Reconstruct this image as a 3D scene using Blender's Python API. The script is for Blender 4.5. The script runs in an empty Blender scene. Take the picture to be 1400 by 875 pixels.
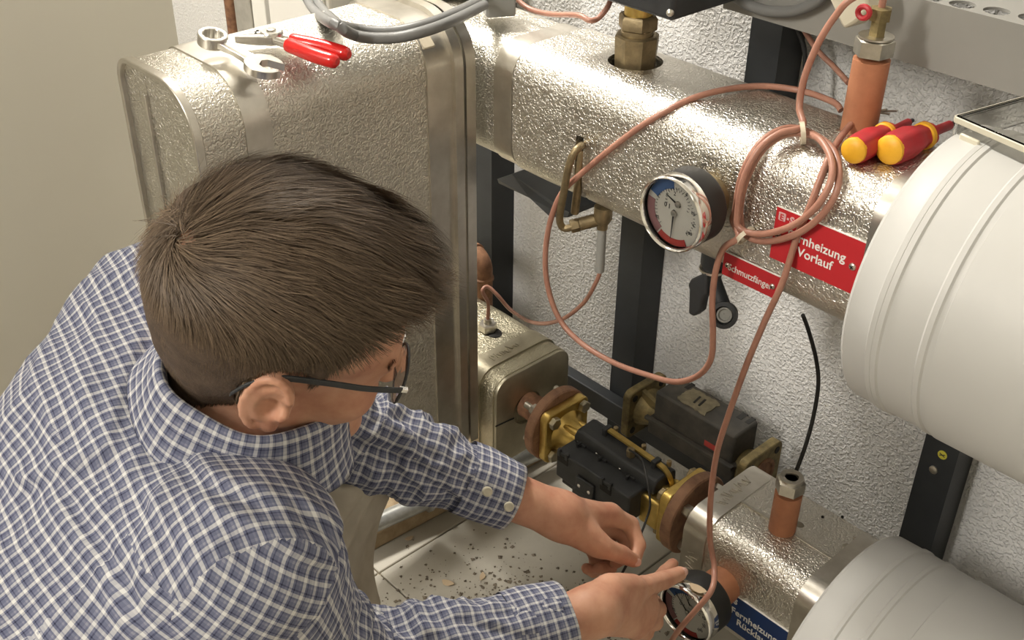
import bpy, bmesh, math, random
import numpy as np
from mathutils import Vector, Matrix, noise
PI = math.pi
random.seed(7); np.random.seed(7)
SC = bpy.context.scene
COL = SC.collection
H = 1.40                                  # camera height above the floor
# ------------------------------------------------------------------ camera
RX = ((0.6780, 0.4056, -0.6118), (0.7350, -0.3632, 0.5726), (0.0101, -0.8388, -0.5454))
R3 = Matrix(RX)
cam = bpy.data.cameras.new('camera'); camo = bpy.data.objects.new('camera', cam); COL.objects.link(camo)
cam.sensor_width = 36.0; cam.lens = 1534.0 / 1400 * 36; cam.clip_start = 0.02; cam.clip_end = 50
c0, c1, c2 = R3.col
camo.matrix_world = Matrix(((c0.x, -c1.x, -c2.x, 0), (c0.y, -c1.y, -c2.y, 0), (c0.z, -c1.z, -c2.z, H), (0, 0, 0, 1)))
SC.camera = camo
# ------------------------------------------------------------------ light
W = bpy.data.worlds.new('room_air'); SC.world = W; W.use_nodes = True
W.node_tree.nodes['Background'].inputs[0].default_value = (1.0, 0.93, 0.82, 1)
W.node_tree.nodes['Background'].inputs[1].default_value = 0.22
def area(name, loc, size, power, color, target):
    l = bpy.data.lights.new(name, 'AREA'); l.shape = 'RECTANGLE'; l.size, l.size_y = size
    l.energy = power; l.color = color
    o = bpy.data.objects.new(name, l); COL.objects.link(o); o.location = loc
    o.rotation_euler = (Vector(target) - Vector(loc)).to_track_quat('-Z', 'Y').to_euler()
    return o
area('ceiling_light', (-1.0, -1.6, 2.5), (0.3, 1.2), 64, (1.0, 0.95, 0.87), (-0.9, 0.6, 0.4))
area('ceiling_light', (0.35, -0.4, 2.55), (0.25, 1.3), 2.5, (1.0, 0.95, 0.87), (0.0, 0.5, 0))
area('ceiling_light', (-1.95, 0.87, 2.4), (0.5, 0.2), 50, (1.0, 0.95, 0.87), (-1.25, 1.1, 0.3))
SC.view_settings.view_transform = 'Standard'; SC.view_settings.look = 'None'
SC.view_settings.exposure = 0.34; SC.view_settings.gamma = 1.0; SC.view_settings.use_curve_mapping = False
SC.cycles.use_denoising = True
SC.cycles.max_bounces = 6; SC.cycles.diffuse_bounces = 3; SC.cycles.glossy_bounces = 3
SC.cycles.transparent_max_bounces = 12; SC.cycles.transmission_bounces = 6; SC.cycles.sample_clamp_indirect = 4.0
# ------------------------------------------------------------------ point helpers (world metres)
def ray(px, py):
    return R3 @ Vector(((px - 700) / 1534, (py - 437.5) / 1534, 1.0))
def atd(px, py, d):                       # point at depth d along the view axis
    r = ray(px, py) * d; return Vector((r.x, r.y, r.z + H))
def aty(px, py, y):
    r = ray(px, py); r = r * (y / r.y); return Vector((r.x, r.y, r.z + H))
def atx(px, py, x):
    r = ray(px, py); r = r * (x / r.x); return Vector((r.x, r.y, r.z + H))
def atz(px, py, z):                       # z in world metres above the floor
    r = ray(px, py); r = r * ((z - H) / r.z); return Vector((r.x, r.y, z))
# ------------------------------------------------------------------ materials
def mat(name, color=(.5, .5, .5), rough=.5, metal=0.0, spec=.5, coat=0.0, sss=0.0, alpha=1.0, trans=0.0, ior=1.45):
    m = bpy.data.materials.new(name); m.use_nodes = True
    b = m.node_tree.nodes['Principled BSDF']
    b.inputs['Base Color'].default_value = (*color, 1); b.inputs['Roughness'].default_value = rough
    b.inputs['Metallic'].default_value = metal; b.inputs['Specular IOR Level'].default_value = spec
    b.inputs['Coat Weight'].default_value = coat; b.inputs['Alpha'].default_value = alpha
    b.inputs['Transmission Weight'].default_value = trans; b.inputs['IOR'].default_value = ior
    if sss:
        b.inputs['Subsurface Weight'].default_value = sss; b.inputs['Subsurface Radius'].default_value = (.012, .005, .003)
        b.inputs['Subsurface Scale'].default_value = 1.0
    return m
class NT:
    def __init__(s, m): s.t = m.node_tree; s.n = s.t.nodes; s.b = s.n['Principled BSDF']
    def add(s, typ, **kw):
        n = s.n.new(typ)
        for k, v in kw.items():
            if k.startswith('i_'): n.inputs[k[2:].replace('_', ' ')].default_value = v
            else: setattr(n, k, v)
        return n
    def link(s, a, b): s.t.links.new(a, b)
    def coord(s, out='Object', scale=(1, 1, 1)):
        t = s.add('ShaderNodeTexCoord'); mp = s.add('ShaderNodeMapping'); mp.inputs['Scale'].default_value = scale
        s.link(t.outputs[out], mp.inputs['Vector']); return mp.outputs[0]
    def noise(s, vec, scale, detail=3, rough=.55, dist=0.0):
        n = s.add('ShaderNodeTexNoise'); n.inputs['Scale'].default_value = scale; n.inputs['Detail'].default_value = detail
        n.inputs['Roughness'].default_value = rough; n.inputs['Distortion'].default_value = dist
        s.link(vec, n.inputs['Vector']); return n.outputs['Fac']
    def ramp(s, fac, stops):
        r = s.add('ShaderNodeValToRGB'); e = r.color_ramp.elements
        while len(e) < len(stops): e.new(.5)
        for el, (p, c) in zip(e, stops): el.position = p; el.color = (*c, 1) if len(c) == 3 else c
        s.link(fac, r.inputs[0]); return r.outputs[0]
    def bump(s, h, strength=.3, dist=.002, prev=None):
        b = s.add('ShaderNodeBump'); b.inputs['Strength'].default_value = strength; b.inputs['Distance'].default_value = dist
        s.link(h, b.inputs['Height'])
        if prev is not None: s.link(prev, b.inputs['Normal'])
        return b.outputs[0]
    def mix(s, fac, a, b, mode='MIX'):
        n = s.add('ShaderNodeMix', data_type='RGBA', blend_type=mode)
        if isinstance(fac, (int, float)): n.inputs[0].default_value = fac
        else: s.link(fac, n.inputs[0])
        for sock, v in ((6, a), (7, b)):
            if isinstance(v, tuple): n.inputs[sock].default_value = (*v, 1)
            else: s.link(v, n.inputs[sock])
        return n.outputs[2]
    def math(s, op, a, b=0.0, c=0.0):
        n = s.add('ShaderNodeMath', operation=op)
        for i, v in enumerate((a, b, c)):
            if isinstance(v, (int, float)): n.inputs[i].default_value = v
            else: s.link(v, n.inputs[i])
        return n.outputs[0]
def worn(name, col, col2, rough=.5, metal=0., scale=30, bump=.15, bdist=.001, rough2=None, coat=0., bscale=None, detail=4):
    m = mat(name, col, rough, metal, coat=coat); k = NT(m); v = k.coord()
    f = k.noise(v, scale, detail, .6)
    k.link(k.ramp(f, [(.32, col2), (.62, col)]), k.b.inputs['Base Color'])
    if rough2 is not None:
        k.link(k.ramp(f, [(.3, (rough2,) * 3), (.7, (rough,) * 3)]), k.b.inputs['Roughness'])
    f2 = k.noise(v, bscale or scale * 5, 3, .6)
    k.link(k.bump(f2, bump, bdist), k.b.inputs['Normal'])
    return m
def stucco(name, col, col2, rough):       # hammered (stucco-embossed) aluminium sheet
    m = mat(name, col, rough, 1.0); k = NT(m); v = k.coord()
    f = k.noise(v, 7, 4, .6)
    k.link(k.ramp(f, [(.3, col2), (.65, col)]), k.b.inputs['Base Color'])
    h = k.noise(v, 255, 1.0, .4, 1.0)
    h2 = k.ramp(h, [(.36, (0, 0, 0)), (.6, (1, 1, 1))])
    n1 = k.bump(h2, .62, .0012)
    d = k.noise(v, 16, 2, .5)
    k.link(k.bump(d, .12, .004, n1), k.b.inputs['Normal'])
    g = k.noise(v, 45, 3, .6)
    k.link(k.ramp(g, [(.3, (rough - .06,) * 3), (.7, (rough + .1,) * 3)]), k.b.inputs['Roughness'])
    return m
M = {}
M['stucco'] = stucco('stucco_aluminium', (.70, .675, .61), (.58, .55, .49), .37)
M['stucco_bright'] = stucco('stucco_aluminium_bright', (.76, .73, .67), (.66, .63, .57), .34)
M['stucco_dull'] = stucco('stucco_aluminium_shade_toned', (.60, .56, .43), (.46, .42, .31), .42)  # olive tone puts the lower left jacket's shade into its colour
M['band'] = worn('smooth_aluminium_band', (.70, .67, .61), (.58, .55, .49), .34, 1.0, 25, .06, .001)
M['band_dull'] = worn('shade_toned_aluminium_band', (.56, .52, .40), (.45, .41, .31), .45, 1.0, 25, .08, .001)  # smooth sheet with the same olive shade tone painted in
M['gap'] = mat('dark_gap', (.02, .019, .017), .8)
M['foam'] = worn('insulation_foam', (.05, .045, .04), (.02, .02, .02), .9, 0, 60)
M['rust'] = worn('rusty_steel', (.30, .155, .085), (.17, .085, .05), .75, .25, 70, .5, .001)
M['rust_lt'] = worn('red_brown_flange', (.36, .20, .12), (.22, .12, .075), .7, .2, 60, .4, .001)
M['brass'] = worn('brass', (.74, .54, .18), (.55, .38, .11), .36, 1.0, 40, .1, .001, .45)
M['brass_old'] = worn('tarnished_brass', (.30, .235, .11), (.11, .09, .05), .6, .7, 45, .3, .001)
M['brass_dk'] = worn('brown_brass', (.33, .26, .15), (.20, .155, .09), .5, .8, 60, .25, .001)
M['galv'] = worn('galvanised_steel', (.56, .57, .56), (.42, .43, .42), .35, .6, 60, .1, .0008)
M['zinc'] = worn('zinc_steel', (.68, .65, .58), (.52, .49, .43), .33, 1.0, 60, .1, .0008)
M['chrome'] = mat('chrome', (.82, .80, .77), .12, 1.0)
M['steel'] = worn('tool_steel', (.72, .70, .66), (.58, .56, .52), .28, 1.0, 40, .05, .0006)
M['black'] = worn('black_plastic', (.036, .038, .041), (.026, .027, .028), .48, 0, 40, .08, .0005)
M['black_dusty'] = worn('dusty_black_plastic', (.040, .037, .032), (.085, .075, .06), .75, 0, 22, .2, .001)
M['black_metal'] = worn('dark_painted_steel', (.030, .033, .036), (.020, .022, .024), .5, 0, 12, .06, .001)
M['rubber'] = mat('black_rubber', (.018, .017, .016), .55)
M['white_pvc'] = worn('white_pvc_jacket', (.50, .493, .47), (.475, .468, .447), .5, 0, 5, .02, .001)
M['grey_pvc'] = mat('grey_pvc', (.30, .30, .28), .5)
M['grey_cable'] = mat('grey_cable_sheath', (.17, .17, .165), .45)
M['tray'] = worn('grey_painted_tray', (.27, .262, .24), (.255, .248, .225), .5, 0, 6, .02, .001)
M['copper_cable'] = worn('copper_brown_cable', (.41, .205, .145), (.33, .155, .11), .38, 0, 35, .05, .0005)
M['cable_cream'] = mat('cream_cable_inner', (.58, .47, .30), .5)
M['cable_tie'] = mat('natural_cable_tie', (.62, .55, .42), .45)
M['pocket'] = worn('orange_brown_sleeve', (.46, .195, .10), (.38, .155, .08), .55, .0, 40, .15, .0006)
M['red_sign'] = mat('red_sign', (.50, .022, .028), .42)
M['blue_sign'] = mat('blue_sign', (.014, .045, .16), .38)
M['sign_edge'] = mat('white_sign_edge', (.85, .83, .78), .5)
M['white_paint'] = mat('white_print', (.86, .84, .80), .5)
M['black_paint'] = mat('black_print', (.03, .03, .03), .5)
M['pink_paint'] = mat('pale_print', (.70, .42, .42), .5)
M['red_grip'] = mat('red_dipped_grip', (.62, .016, .014), .25, coat=.3)
M['red_handle'] = worn('red_screwdriver_grip', (.46, .022, .030), (.36, .03, .035), .45, 0, 40, .1, .0006)
M['yellow_handle'] = worn('yellow_screwdriver_cap', (.80, .42, .025), (.70, .34, .02), .45, 0, 60, .08, .0006)
M['clear'] = mat('clear_polycarbonate', (.97, .96, .92), .03, 0, trans=1.0, ior=1.14)
M['milky'] = mat('milky_plastic', (.74, .69, .55), .4, trans=.25)
M['glass'] = mat('clear_glass', (1, 1, 1), .02, 0, trans=1.0, ior=1.12)
M['dial'] = mat('dial_white', (.72, .70, .62), .5)
M['dial_blue'] = mat('dial_blue', (.06, .13, .30), .5)
M['dial_red'] = mat('dial_red', (.42, .05, .04), .5)
M['dial_purple'] = mat('dial_mauve', (.30, .15, .15), .5)
M['glue'] = mat('dried_sealant', (.30, .27, .21), .6)
M['wood'] = worn('weathered_timber', (.42, .32, .20), (.26, .18, .10), .75, 0, 30, .4, .002)
M['paper'] = mat('beige_flake', (.62, .48, .32), .8)
M['lemon'] = mat('yellow_sticker', (.55, .50, .06), .5)
def wall_mat(name, c1, c2, scale, strength, dist):
    m = mat(name, c1, .9, spec=.3); k = NT(m); v = k.coord()
    k.link(k.ramp(k.noise(v, 3, 3), [(.3, c2), (.7, c1)]), k.b.inputs['Base Color'])
    g = k.ramp(k.noise(v, scale, 2.0, .5, .4), [(.46, (0, 0, 0)), (.60, (1, 1, 1))])
    n1 = k.bump(g, strength, dist)
    k.link(k.bump(k.noise(v, scale * 2.2, 2, .6), .35, dist * .5, n1), k.b.inputs['Normal'])
    return m
M['roughcast'] = wall_mat('white_roughcast_plaster', (.80, .79, .77), (.76, .75, .73), 185, .7, .0026)
M['beige_wall'] = worn('smooth_beige_paint', (.72, .69, .60), (.70, .67, .58), .45, 0, 3, .03, .001)
M['ceiling'] = mat('ceiling_paint', (.8, .78, .72), .9)
# ------------------------------------------------------------------ mesh helpers (all shapes in world metres)
def frame(axis, up=(0, 0, 1)):
    a = Vector(axis).normalized(); u = Vector(up)
    if abs(a.dot(u.normalized())) > .98: u = Vector((0, 1, 0)) if abs(a.y) < .9 else Vector((1, 0, 0))
    x = u.cross(a).normalized(); y = a.cross(x); return x, y, a
def bm_box(bm, c, s, rot=None, taper=1.0):
    c = Vector(c); vs = []
    for z in (-1, 1):
        t = taper if z > 0 else 1
        for x, y in ((-1, -1), (1, -1), (1, 1), (-1, 1)):
            p = Vector((x * s[0] / 2 * t, y * s[1] / 2 * t, z * s[2] / 2))
            vs.append(bm.verts.new(c + (rot @ p if rot else p)))
    for f in ((0, 3, 2, 1), (4, 5, 6, 7), (0, 1, 5, 4), (1, 2, 6, 5), (2, 3, 7, 6), (3, 0, 4, 7)): bm.faces.new([vs[i] for i in f])
def bm_loft(bm, rings, cap=True, closed=False):
    vr = [[bm.verts.new(p) for p in r] for r in rings]; n = len(vr[0])
    pairs = list(zip(vr, vr[1:])) + ([(vr[-1], vr[0])] if closed else [])
    for a, b in pairs:
        for i in range(n): bm.faces.new((a[i], a[(i + 1) % n], b[(i + 1) % n], b[i]))
    if cap and not closed:
        bm.faces.new(vr[0][::-1]); bm.faces.new(vr[-1])
def bm_lathe(bm, base, axis, prof, seg=32, up=(0, 0, 1), rot=0.0, cap=True):    # prof: (distance along the axis, radius)
    x, y, a = frame(axis, up); b = Vector(base); rings = []
    for t, r in prof:
        r = max(r, 1e-5)
        rings.append([b + a * t + (x * math.cos(2 * PI * i / seg + rot) + y * math.sin(2 * PI * i / seg + rot)) * r for i in range(seg)])
    bm_loft(bm, rings, cap)
def bm_cyl(bm, p0, p1, r, r1=None, seg=24, rot=0.0):
    p0 = Vector(p0); p1 = Vector(p1); bm_lathe(bm, p0, p1 - p0, [(0, r), ((p1 - p0).length, r if r1 is None else r1)], seg, rot=rot)
def bm_hex(bm, p0, p1, r, rot=0.0, ch=.12):
    p0 = Vector(p0); p1 = Vector(p1); L = (p1 - p0).length
    bm_lathe(bm, p0, p1 - p0, [(0, r * (1 - ch)), (min(r * .12, L * .2), r), (L - min(r * .12, L * .2), r), (L, r * (1 - ch))], 6, rot=rot)
def bm_ball(bm, c, r, seg=16, scale=(1, 1, 1)):
    m = Matrix.Translation(Vector(c)) @ Matrix.Diagonal((*[r * s for s in scale], 1))
    bmesh.ops.create_uvsphere(bm, u_segments=seg, v_segments=seg // 2 + 1, radius=1.0, matrix=m)
def spline(pts, n=12, closed=False):      # Catmull-Rom
    P = [Vector(p) for p in pts]; out = []; L = len(P)
    rng = range(L if closed else L - 1)
    for i in rng:
        if closed: p0, p1, p2, p3 = P[(i - 1) % L], P[i], P[(i + 1) % L], P[(i + 2) % L]
        else: p0, p1, p2, p3 = P[max(i - 1, 0)], P[i], P[i + 1], P[min(i + 2, L - 1)]
        for k in range(n):
            t = k / n
            out.append(.5 * ((2 * p1) + (p2 - p0) * t + (2 * p0 - 5 * p1 + 4 * p2 - p3) * t * t + (3 * p1 - p0 - 3 * p2 + p3) * t ** 3))
    if not closed: out.append(P[-1])
    return out
def bm_tube(bm, path, r, seg=10, closed=False, cap=True):
    P = [Vector(p) for p in path]; n = len(P); rings = []
    t0 = (P[1] - P[0]).normalized(); x, y, _ = frame(t0)
    for i in range(n):
        if closed: t = (P[(i + 1) % n] - P[i - 1]).normalized()
        else: t = (P[min(i + 1, n - 1)] - P[max(i - 1, 0)]).normalized()
        x = (x - t * x.dot(t)).normalized(); y = t.cross(x)
        rr = r[i] if hasattr(r, '__len__') else r
        rings.append([P[i] + (x * math.cos(2 * PI * k / seg) + y * math.sin(2 * PI * k / seg)) * rr for k in range(seg)])
    bm_loft(bm, rings, cap, closed)
def rrect(hw, hh, r, n=7):                # rounded rectangle outline
    out = []
    for cx, cy, a0 in ((hw - r, hh - r, 0), (-hw + r, hh - r, PI / 2), (-hw + r, -hh + r, PI), (hw - r, -hh + r, 1.5 * PI)):
        for i in range(n + 1):
            a = a0 + PI / 2 * i / n; out.append((cx + r * math.cos(a), cy + r * math.sin(a)))
    return out
def bm_duct_x(bm, x0, x1, cy, cz, hy, hz, r, steps=1, cap=True, n=9, wob=0.0):  # rounded square duct along X
    rings = []
    for i in range(steps + 1):
        x = x0 + (x1 - x0) * i / steps
        rings.append([Vector((x, cy + a + wob * noise.noise((x * 9, a * 14, 3)), cz + b + wob * noise.noise((x * 9, b * 14, 9)))) for a, b in rrect(hy, hz, r, n)])
    bm_loft(bm, rings, cap)
def bm_prism(bm, outline, origin, u, v, thick):       # outline in (u, v), extruded along u x v
    u = Vector(u).normalized(); v = Vector(v).normalized(); w = u.cross(v); o = Vector(origin)
    a = [o + u * p[0] + v * p[1] for p in outline]
    bm_loft(bm, [a, [p + w * thick for p in a]])
def new(): return bmesh.new()
def obj(name, bm, m, parent=None, bevel=0, seg=2, smooth=38, sub=0, solid=0):
    bmesh.ops.recalc_face_normals(bm, faces=bm.faces)
    root = parent
    while root is not None and root.parent is not None: root = root.parent
    if root is not None:
        org = Vector(root['org']); loc = Vector((0, 0, 0))
    else:
        xs = [v.co for v in bm.verts]
        lo = [min(c[i] for c in xs) for i in range(3)]; hi = [max(c[i] for c in xs) for i in range(3)]
        org = Vector(((lo[0] + hi[0]) / 2, (lo[1] + hi[1]) / 2, lo[2])); loc = org
    for v in bm.verts: v.co -= org
    me = bpy.data.meshes.new(name); bm.to_mesh(me); bm.free()
    o = bpy.data.objects.new(name, me); COL.objects.link(o); o.location = loc
    for mm in (m if isinstance(m, (list, tuple)) else [m]): me.materials.append(mm)
    if smooth:
        me.shade_smooth(); me.set_sharp_from_angle(angle=math.radians(smooth))
    if parent is not None: o.parent = parent
    else: o['org'] = tuple(org)
    if solid:
        s = o.modifiers.new('solid', 'SOLIDIFY'); s.thickness = solid; s.offset = 0
    if bevel:
        b = o.modifiers.new('bevel', 'BEVEL'); b.width = bevel; b.segments = seg; b.limit_method = 'ANGLE'; b.angle_limit = math.radians(40)
        b.harden_normals = False
    if sub:
        s = o.modifiers.new('sub', 'SUBSURF'); s.levels = sub; s.render_levels = sub
    return o
def thing(name, label, cat, loc, group=None):
    o = bpy.data.objects.new(name, None); COL.objects.link(o); o.location = loc; o['org'] = tuple(loc); o.empty_display_size = .05
    o['label'] = label; o['category'] = cat
    if group: o['group'] = group
    return o
def tag(o, label, cat, group=None):
    o['label'] = label; o['category'] = cat
    if group: o['group'] = group
    return o
def struct(o): o['kind'] = 'structure'; return o
def cut(o, bms):                           # real holes: boolean, applied
    for bm in bms:
        bmesh.ops.recalc_face_normals(bm, faces=bm.faces)
        org = Vector(o['org']) if o.parent is None else Vector(o.parent['org'])
        for v in bm.verts: v.co -= org
        me = bpy.data.meshes.new('cutter'); bm.to_mesh(me); bm.free()
        c = bpy.data.objects.new('cutter', me); COL.objects.link(c); c.location = org
        b = o.modifiers.new('hole', 'BOOLEAN'); b.object = c; b.operation = 'DIFFERENCE'; b.solver = 'EXACT'
        bpy.context.view_layer.update()
        dg = bpy.context.evaluated_depsgraph_get()
        nm = bpy.data.meshes.new_from_object(o.evaluated_get(dg))
        o.modifiers.clear(); o.data = nm
        bpy.data.objects.remove(c); nm.shade_smooth(); nm.set_sharp_from_angle(angle=math.radians(30))
def text_obj(name, txt, origin, u, v, size, m, parent, bold=0.0, depth=.0006, align='LEFT', sx=1.0):
    cu = bpy.data.curves.new(name, 'FONT'); cu.body = txt; cu.size = size; cu.align_x = align; cu.extrude = depth / 2; cu.offset = bold
    cu.resolution_u = 3
    t = bpy.data.objects.new(name, cu); COL.objects.link(t); bpy.context.view_layer.update()
    dg = bpy.context.evaluated_depsgraph_get(); me = bpy.data.meshes.new_from_object(t.evaluated_get(dg))
    bpy.data.objects.remove(t); bm = new(); bm.from_mesh(me); bpy.data.meshes.remove(me)
    u = Vector(u).normalized(); v = Vector(v).normalized(); w = u.cross(v); o = Vector(origin)
    for q in bm.verts: q.co = o + u * q.co.x * sx + v * q.co.y + w * q.co.z
    return obj(name, bm, m, parent, smooth=0)
# ================================================================== the room
WY = 1.255                                 # face of the back wall
def slab(name, lo, hi, m):
    bm = new(); bm_box(bm, [(a + b) / 2 for a, b in zip(lo, hi)], [b - a for a, b in zip(lo, hi)]); return struct(obj(name, bm, m, smooth=0))
slab('wall_back', (-2.62, WY, 0), (1.3, WY + .12, 2.65), M['roughcast'])
slab('wall_left', (-1.60, -3.0, 0), (-1.45, .705, 2.65), M['beige_wall'])
slab('wall_alcove', (-2.62, -.40, 0), (-1.60, -.25, 2.65), M['roughcast'])
slab('wall_end', (-2.74, -.40, 0), (-2.62, WY + .12, 2.65), M['roughcast'])
slab('wall_right', (1.3, -3.0, 0), (1.42, WY + .12, 2.65), M['beige_wall'])
slab('wall_front', (-2.64, -3.12, 0), (1.42, -3.0, 2.65), M['beige_wall'])
slab('ceiling', (-2.64, -3.12, 2.65), (1.42, WY + .12, 2.75), M['ceiling'])
fl = slab('floor', (-2.64, -3.12, -.06), (1.42, WY + .12, -.006), worn('grout', (.50, .43, .32), (.40, .34, .26), .9, 0, 40))
# floor tiles, 30 cm, each one a piece of the floor
tm = worn('grey_floor_tile', (.56, .525, .45), (.47, .44, .375), .5, 0, 9, .08, .001)
tile_me = None
for i in range(-8, 5):
    for j in range(-6, 4):
        x = -.995 + i * .30; y = .62 + j * .30
        if x + .15 < -2.5 or x - .15 > 1.28 or (x < -1.6 and y < -.2): continue
        bm = new(); w = .297; y1 = min(y + .1485, WY - .002)
        bm_box(bm, (x, (y - .1485 + y1) / 2, -.004), (w, y1 - y + .1485, .008))
        t = obj('floor_tile', bm, tm, None, bevel=.0012, seg=1, smooth=0); t['org'] = (0, 0, 0); t.parent = fl
        t.matrix_parent_inverse = Matrix.Translation(-Vector(fl['org']))
        del t['org']
# gravel, dust and flakes lying under the meter
bm = new(); rs = random.Random(3)
def pebble(c, r):
    q = Matrix.Rotation(rs.random() * 6, 3, 'Z')
    vs = [bm.verts.new(Vector(c) + q @ Vector((dx * r * rs.uniform(.6, 1.2), dy * r * rs.uniform(.6, 1.2), dz * r * rs.uniform(.3, .6)))) for dx, dy, dz in
          ((1, 0, 0), (.3, 1, 0), (-1, .3, 0), (-.2, -1, 0), (.2, .1, 1), (0, 0, -.4))]
    for a, b in ((0, 1), (1, 2), (2, 3), (3, 0)):
        bm.faces.new((vs[a], vs[b], vs[4])); bm.faces.new((vs[b], vs[a], vs[5]))
for k in range(5200):
    s = abs(rs.gauss(0, 1)); x = -.80 + rs.gauss(0, .13); y = .80 + rs.gauss(0, .10)
    if y > 1.2: continue
    pebble((x, y, .001), rs.choice([.0008, .001, .0015, .002, .003, .0045]) * rs.uniform(.6, 1.2))
gm = worn('gravel_crumbs', (.25, .21, .16), (.10, .08, .06), .9, 0, 90)
o = tag(obj('grit', bm, gm, smooth=0), 'brown grit and plaster crumbs scattered on the floor tiles below the meter', 'grit'); o['kind'] = 'stuff'
for (px, py, L, a) in ((612, 796, .022, .3), (560, 735, .015, 1.2), (660, 787, .016, 2.2)):
    bm = new(); c = atz(px, py, .003)
    out = [(L * .5 * math.cos(t) * (1 + .25 * math.sin(3 * t)), L * .28 * math.sin(t)) for t in [i * PI / 6 for i in range(12)]]
    bm_prism(bm, out, c, (math.cos(a), math.sin(a), .12), (-math.sin(a), math.cos(a), 0), .0012)
    tag(obj('paper_flake', bm, M['paper']), {612: 'largest pale flake lying on the open floor tile', 560: 'small flake on the floor beside the timber sill', 660: 'small dark flake right of the largest flake on the tile'}[px], 'flake', 'flakes on the floor')
# timber sill and galvanised pipe on the floor, running towards the wall
a = atz(503, 757, 0); b = atz(640, 684, 0); d = (b - a).normalized(); nrm = Vector((-d.y, d.x, 0)); a2 = a - d * .35
bm = new(); q = Matrix((d, nrm, Vector((0, 0, 1)))).transposed(); L = 1.1
bm_box(bm, a2 + d * L / 2 + nrm * .10 + Vector((0, 0, .02)), (L, .20, .04), q)
tag(obj('timber_sill', bm, M['wood'], bevel=.006), 'weathered brown timber sill on the floor under the galvanised pipe', 'timber')
pipe = thing('galvanised_pipe', 'galvanised steel pipe with a coupling lying on the timber sill', 'pipe', a + nrm * .05 + Vector((0, 0, .04)))
p0 = atz(509, 716, .055); p1 = atz(600, 676, .055); d2 = (p1 - p0).normalized()
bm = new(); bm_cyl(bm, p0 - d2 * .4, p1 + d2 * .25, .0155); obj('pipe', bm, M['galv'], pipe)
bm = new(); e = p1 - d2 * .03; bm_lathe(bm, e, d2, [(0, .0165), (.002, .021), (.010, .021), (.012, .018), (.028, .018), (.030, .021), (.038, .021), (.040, .0165)], 24); obj('coupling', bm, M['galv'], pipe)
# dark steel posts of the pipe rack (48 mm face, 50 mm deep)
def post(x, z0, z1, label, dots=False):
    t = thing('steel_post', label, 'post', (x, 1.225, z0), 'steel posts behind the pipes')
    bm = new(); w = .048; y0 = 1.2; y1 = WY
    out = [(0, 0), (w, 0), (w, y1 - y0), (w - .014, y1 - y0), (w - .014, y1 - y0 - .003), (w - .003, y1 - y0 - .003), (w - .003, .003), (.003, .003), (.003, y1 - y0 - .003), (.014, y1 - y0 - .003), (.014, y1 - y0), (0, y1 - y0)]
    rings = [[Vector((x + a, y0 + b, z)) for a, b in out] for z in (z0, z1)]
    bm_loft(bm, rings); obj('channel', bm, M['black_metal'], t)
    bm = new(); bm_box(bm, (x + w / 2, y0 + .02, z0 + .003), (.07, .07, .006))
    if z0 > 0: bm.free()
    else: obj('foot_plate', bm, M['black_metal'], t, bevel=.001)
    if dots:
        c = aty(1289, 621, y0); bm = new(); bm_lathe(bm, c, (0, -1, 0), [(0, .0065), (.0008, .0065)], 20)
        s = obj('sticker', bm, M['lemon'], t); s['label'] = 'round yellow green inspection sticker'
        bm = new(); c = c + Vector((0, -.0008, 0))
        for aa in (.4, -.5): bm_box(bm, c, (.0085, .0004, .0014), Matrix.Rotation(aa, 3, 'Y'))
        obj('mark', bm, M['black_paint'], s, smooth=0)
        c = aty(1277, 641, y0); bm = new(); bm_lathe(bm, c, (0, -1, 0), [(0, .006), (.002, .006), (.003, .004)], 16); obj('bolt', bm, M['zinc'], t)
post(-1.387, 0, .93, 'dark steel post behind the silver box, beside the rusty pipe elbow')
post(-1.031, 0, .82, 'dark steel post rising behind the old dirty meter to the upper pipe')
post(-.476, 0, .78, 'dark steel post with a yellow sticker between the two white cylinders', True)
post(-.835, .70, 1.60, 'dark steel post above the upper pipe, hanging below the grey cable tray')
# low rail between posts
bm = new(); bm_box(bm, (-1.02, 1.187, .217), (.70, .024, .040))
tag(obj('base_rail', bm, M['black_metal'], bevel=.002), 'dark grey horizontal steel rail fixed low behind the meters', 'rail')
# console plate under the upper pipe
t = thing('pipe_console', 'black tapered console plate under the upper silver pipe left of the bent tube', 'bracket', (-1.03, 1.05, .70))
bm = new()
c0_ = [aty(680, 246, 1.07), aty(700, 240, 1.07), aty(778, 292, .985), aty(776, 299, .985), aty(752, 298, .99), aty(724, 272, 1.02), aty(682, 252, 1.07)]
bm_loft(bm, [[p + Vector((0, 0, .003)) for p in c0_], [p + Vector((.004, .09, .003)) for p in c0_]]); obj('plate', bm, M['black_metal'], t, smooth=0)
bm = new(); bm_box(bm, (-1.02, 1.15, .715), (.05, .19, .05)); obj('arm', bm, M['black_metal'], t, bevel=.002)
bm = new(); bm_box(bm, (-.42, 1.12, .775), (.045, .18, .05)); tag(obj('pipe_bracket', bm, M['black_metal'], bevel=.002), 'dark bracket stub under the upper pipe, left of the upper white cylinder', 'bracket')
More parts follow.
